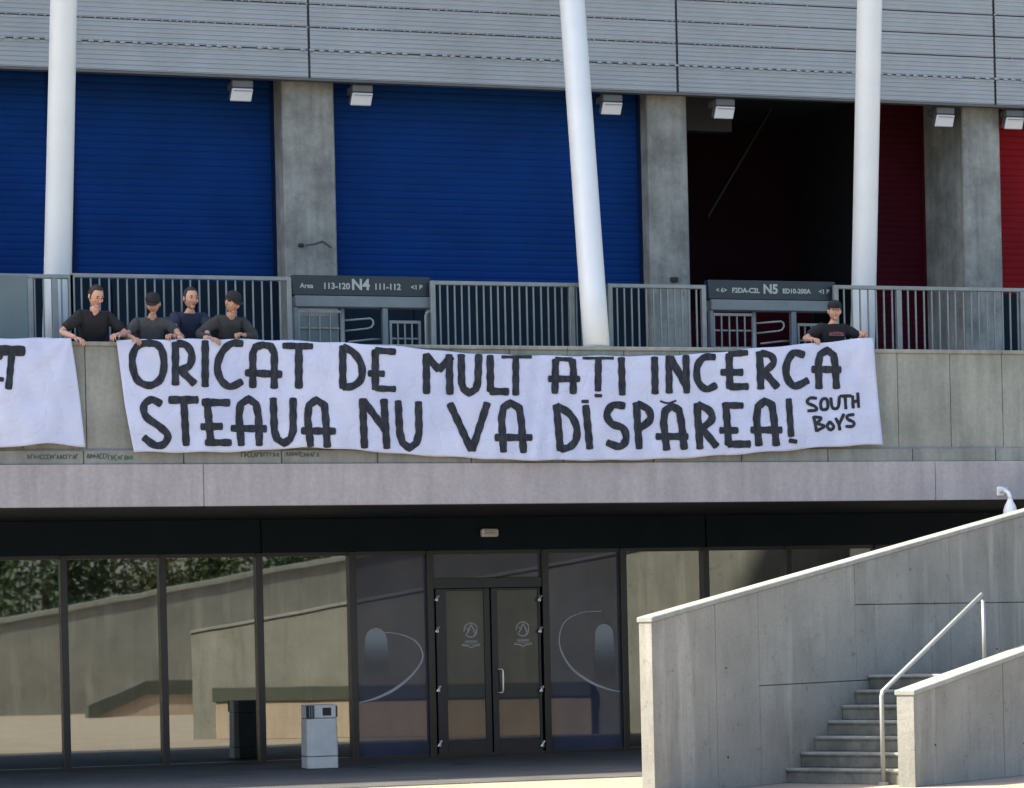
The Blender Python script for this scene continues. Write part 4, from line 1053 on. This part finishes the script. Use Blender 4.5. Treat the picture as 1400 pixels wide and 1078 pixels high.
def sloped_wall(name, base, t0, t1, z0, z1, th, joints, hjoints, mat, label, capw=.022, capth=.055, zb=0):
    """wall along d2 from t0 to t1, top z0..z1, thickness th behind the line; panels between joints, coping on top"""
    root = empty(name, tuple(base+d2*t0), label, 'wall')
    ztop = lambda t: z0+(z1-z0)*(t-t0)/(t1-t0)
    back = -n2*th
    js = [t0]+[j for j in joints if t0 < j < t1]+[t1]
    for a, c in zip(js[:-1], js[1:]):
        ga, gc = (0.0 if a == t0 else .003), (0.0 if c == t1 else .003)
        lv = [zb]+[h for h in hjoints(a) if h < min(ztop(a), ztop(c))-.15]+[None]
        for q, (lo, hi) in enumerate(zip(lv[:-1], lv[1:])):
            lo_ = lo+(.004 if q else 0)
            if hi is None: pts = [(a+ga, lo_), (c-gc, lo_), (c-gc, ztop(c-gc)), (a+ga, ztop(a+ga))]
            else: pts = [(a+ga, lo_), (c-gc, lo_), (c-gc, hi-.004), (a+ga, hi-.004)]
            jit = n2*random.uniform(-.004, .004)
            P_ = [base+d2*t+Vector((0, 0, z))+jit for t, z in pts]
            MB().prism(P_, -n2*.06).build('wall_panel', M[mat], root, bevel=.006)
    core = [(t0+.012, zb), (t1, zb), (t1, ztop(t1)-.004), (t0+.012, ztop(t0+.012)-.004)]
    MB().prism([base-n2*.06+d2*t+Vector((0, 0, z)) for t, z in core], -n2*(th-.06)).build('wall_core', M[mat], root)
    MB().prism([base+d2*t+n2*(.0)+Vector((0, 0, z)) for t, z in ((t0-.006, zb), (t0+.012, zb), (t0+.012, ztop(t0)), (t0-.006, ztop(t0)))], -n2*th).build('end_face', M[mat], root)
    for a, c in zip(js[:-1], js[1:]):
        for f_ in (.22, .78):
            t_ = a+(c-a)*f_
            for z_ in (.42, 1.30, 2.2):
                if z_ < ztop(t_)-.2 and random.random() < .3:
                    q_ = base+d2*t_+Vector((0, 0, z_+random.uniform(-.12, .12)))
                    MB().tube([q_-n2*.01, q_+n2*.0062], .012, 8).build('tie_hole', M['frame'], root)
    L_ = t1-t0; nseg = max(1, int(L_/2.4)); 
    for q in range(nseg):
        a, c = t0-.02+(L_+.02)*q/nseg+.002, t0-.02+(L_+.02)*(q+1)/nseg-.002
        P_ = [base+d2*t+n2*capw+Vector((0, 0, ztop(t)+dz_)) for t, dz_ in ((a, 0.002), (c, 0.002), (c, capth), (a, capth))]
        MB().prism(P_, -n2*(th+2*capw)).build('coping', M['coping'], root, bevel=.008)
    return root
# wall A: the long one behind the stairs
tA0 = solve_line(P0, 891); tA1 = solve_line(P0, 1400)
zA0 = zfor(P0+d2*tA0, 851); zA1 = zfor(P0+d2*tA1, 706)
thA = .155
ext = 3.2
zA1e = zA0+(zA1-zA0)*(tA1+ext-tA0)/(tA1-tA0)
jA = [solve_line(P0, p) for p in (978, 1037, 1170, 1300)]
hA = lambda a: ([zfor(P0+d2*jA[1], 938)] if a >= jA[1]-.01 else [])+([zfor(P0+d2*jA[2], 827)] if a >= jA[2]-.01 else [])
print('A', tA0, tA1, zA0, zA1, (P0+d2*tA0)[:], (P0+d2*tA1)[:])
sloped_wall('stair_wall', P0, tA0, tA1+ext, zA0, zA1e, thA, jA, hA, 'wall', 'long raw concrete wall behind the steps, rising to the right with a pale sloping coping')
# wall B: the nearer low one
baseB = P0+n2*1.8
tB0 = solve_line(baseB, 1247); tB1 = solve_line(baseB, 1400)
zB0 = zfor(baseB+d2*tB0, 951); zB1 = zfor(baseB+d2*tB1, 896)
thB = .20
ext = 4.2; zB1e = zB0+(zB1-zB0)*(tB1+ext-tB0)/(tB1-tB0)
print('B', tB0, tB1, zB0, zB1, 'end left px', seen(baseB+d2*tB0-n2*thB+Vector((0, 0, .5))))
sloped_wall('stair_wall', baseB, tB0, tB1+ext, zB0, zB1e, thB, [tB0+1.9, tB0+3.8], lambda a: [], 'wall', 'low raw concrete wall nearest the viewer at the lower right, with a pale sloping coping')
# stairs
st = empty('staircase', tuple(P0+n2*.8), 'flight of worn concrete steps between the two sloping walls', 'stairs')
GO, RI = .29, .16
inner = 1.8-thB
for k in range(7):
    a = k*GO+.01
    pts = [(a, k*RI), (a+3.2 if k == 6 else a+GO+.02, k*RI), (a+3.2 if k == 6 else a+GO+.02, (k+1)*RI), (a-.018, (k+1)*RI), (a-.018, (k+1)*RI-.035), (a, (k+1)*RI-.05)]
    MB().prism([P0+n2*.004+d2*t+Vector((0, 0, z)) for t, z in pts], n2*(inner-.008)).build('step', M['step'], st, bevel=.006)
    MB().prism([P0+n2*.006+d2*t+Vector((0, 0, z)) for t, z in ((a-.021, (k+1)*RI-.026), (a+.05, (k+1)*RI-.026), (a+.05, (k+1)*RI+.003), (a-.021, (k+1)*RI+.003))], n2*(inner-.012)).build('nosing', M['nosing'], st, bevel=.006)
# handrail
rb = P0+n2*1.25
hr = empty('handrail', tuple(rb), 'pale tubular handrail rising beside the concrete steps', 'handrail')
tk = solve_line(rb, 1203)
te_ = solve_line(rb, 1343); zk = zfor(rb+d2*tk, 946); ze = zfor(rb+d2*te_, 813)
tf = tk
MB().tube([rb+d2*tk+Vector((0, 0, .0)), rb+d2*tk+Vector((0, 0, zk-.05)), rb+d2*(tk+.02)+Vector((0, 0, zk))]+[rb+d2*te_+Vector((0, 0, ze))], .024, 12).build('rail', M['rail'], hr, smooth=True)
MB().tube([rb+d2*(te_+.03)+Vector((0, 0, 7*RI)), rb+d2*(te_+.03)+Vector((0, 0, ze-.06))], .022, 12).build('post', M['rail'], hr, smooth=True)
MB().tube([rb+d2*tk+Vector((0, 0, .0)), rb+d2*tk+Vector((0, 0, .03))], .055, 12).build('base_plate', M['rail'], hr)
print('rail', tk, te_, zk, ze)

# added plinth with dark capping behind wall A, shaped only for its reflection
bp = P0-n2*(thA+.002)
pw = empty('reflection_plinth', tuple(bp), 'added low ochre wall with dark capping behind the stair wall, shaped for its reflection in the glass', 'wall')
a, c = tA0+.44, tA1-1.0
MB().prism([bp+d2*t+Vector((0, 0, z)) for t, z in ((a, 0), (c, 0), (c, .62), (a, .62))], -n2*.12).build('rendered_face', M['peach'], pw, bevel=.01)
MB().prism([bp+n2*.0+d2*t+Vector((0, 0, z)) for t, z in ((a-.05, .62), (c, .62), (c, .86), (a-.05, .86))], -n2*.15).build('capping', M['cap'], pw, bevel=.01)

# ================================================================== WHAT STANDS OPPOSITE (mirrored in the panes)
def mwall(pts_top, dist, base, thick, mat, name, parent, capmat=None, cap=.0):
    P_ = [mir(a, b_, dist) for a, b_ in pts_top]
    poly = [(P_[0].x, -dist, base)]+[(p.x, -dist, p.z) for p in P_]+[(P_[-1].x, -dist, base)]
    MB().prism(poly, (0, -thick, 0)).build(name, M[mat], parent)
    if cap:
        m = MB()
        for p, q in zip(P_[:-1], P_[1:]):
            m.prism([(p.x, -dist+.06, p.z+.003), (q.x, -dist+.06, q.z+.003), (q.x, -dist+.06, q.z+cap), (p.x, -dist+.06, p.z+cap)], (0, -thick-.12, 0))
        m.build('coping', M[capmat], parent)
op = empty('retaining_wall', tuple(mir(400, 960, 30)), 'long concrete retaining wall across the forecourt, mirrored in the entrance glass', 'wall')
mwall([(-260, 905), (0, 853), (450, 770), (900, 688), (1200, 640)], 30, 0, .35, 'wall', 'wall_face', op, 'coping', .12)
op2 = empty('ramp_wall', tuple(mir(400, 960, 26)), 'ochre ramp wall with dark capping across the forecourt, mirrored in the glass', 'wall')
mwall([(120, 985), (200, 950), (480, 948), (600, 946), (660, 940), (735, 905), (850, 835), (1000, 808), (1300, 780)], 26, 0, .3, 'peach', 'wall_face', op2, 'cap', .32)
# trees beyond that wall
def tree(x, y, h, r, mat, label):
    root = empty('tree', (x, y, 0), label, 'tree', 'trees across the forecourt')
    MB().tube([(x, y, 0), (x+.1, y, h*.3), (x-.05, y, h*.75)], [.18, .13, .05], 8).build('trunk', M['bark'], root)
    m = MB(); rs = random.Random(int(x*100))
    for i in range(6000):
        cl = rs.random(); a = rs.uniform(0, 2*math.pi); b_ = math.acos(rs.uniform(-1, 1)); q = r*(.55+.45*rs.random())*(1+.22*math.sin(3*a+x)+.18*math.sin(5*b_+x*2))
        c = Vector((x+q*math.sin(b_)*math.cos(a), y+q*math.sin(b_)*math.sin(a), h*.56+q*.95*math.cos(b_)*h/(2.4*r)))
        s_ = rs.uniform(.06, .14); u_ = Vector((rs.uniform(-1, 1), rs.uniform(-1, 1), rs.uniform(-1, 1))).normalized(); v_ = u_.orthogonal().normalized()
        m.add([c-u_*s_, c+v_*s_*.5, c+u_*s_, c-v_*s_*.5], [(0, 1, 2, 3)])
    m.build('crown', M[mat], root)
for i in range(9):
    tree(-4+i*2.9+random.uniform(-.5, .5), -43-random.uniform(0, 4), 7.0+random.uniform(-.8, 1.5), 2.4+random.uniform(-.2, .5), 'leaf' if i % 3 else 'leaf2', ['leafy tree', 'leafy tree'][0]+' opposite the entrance, '+['leftmost of the row', 'second from the left in the row', 'third from the left in the row', 'fourth from the left in the row', 'middle of the row', 'fourth from the right in the row', 'third from the right in the row', 'second from the right in the row', 'rightmost of the row'][i]+', mirrored in the glass')
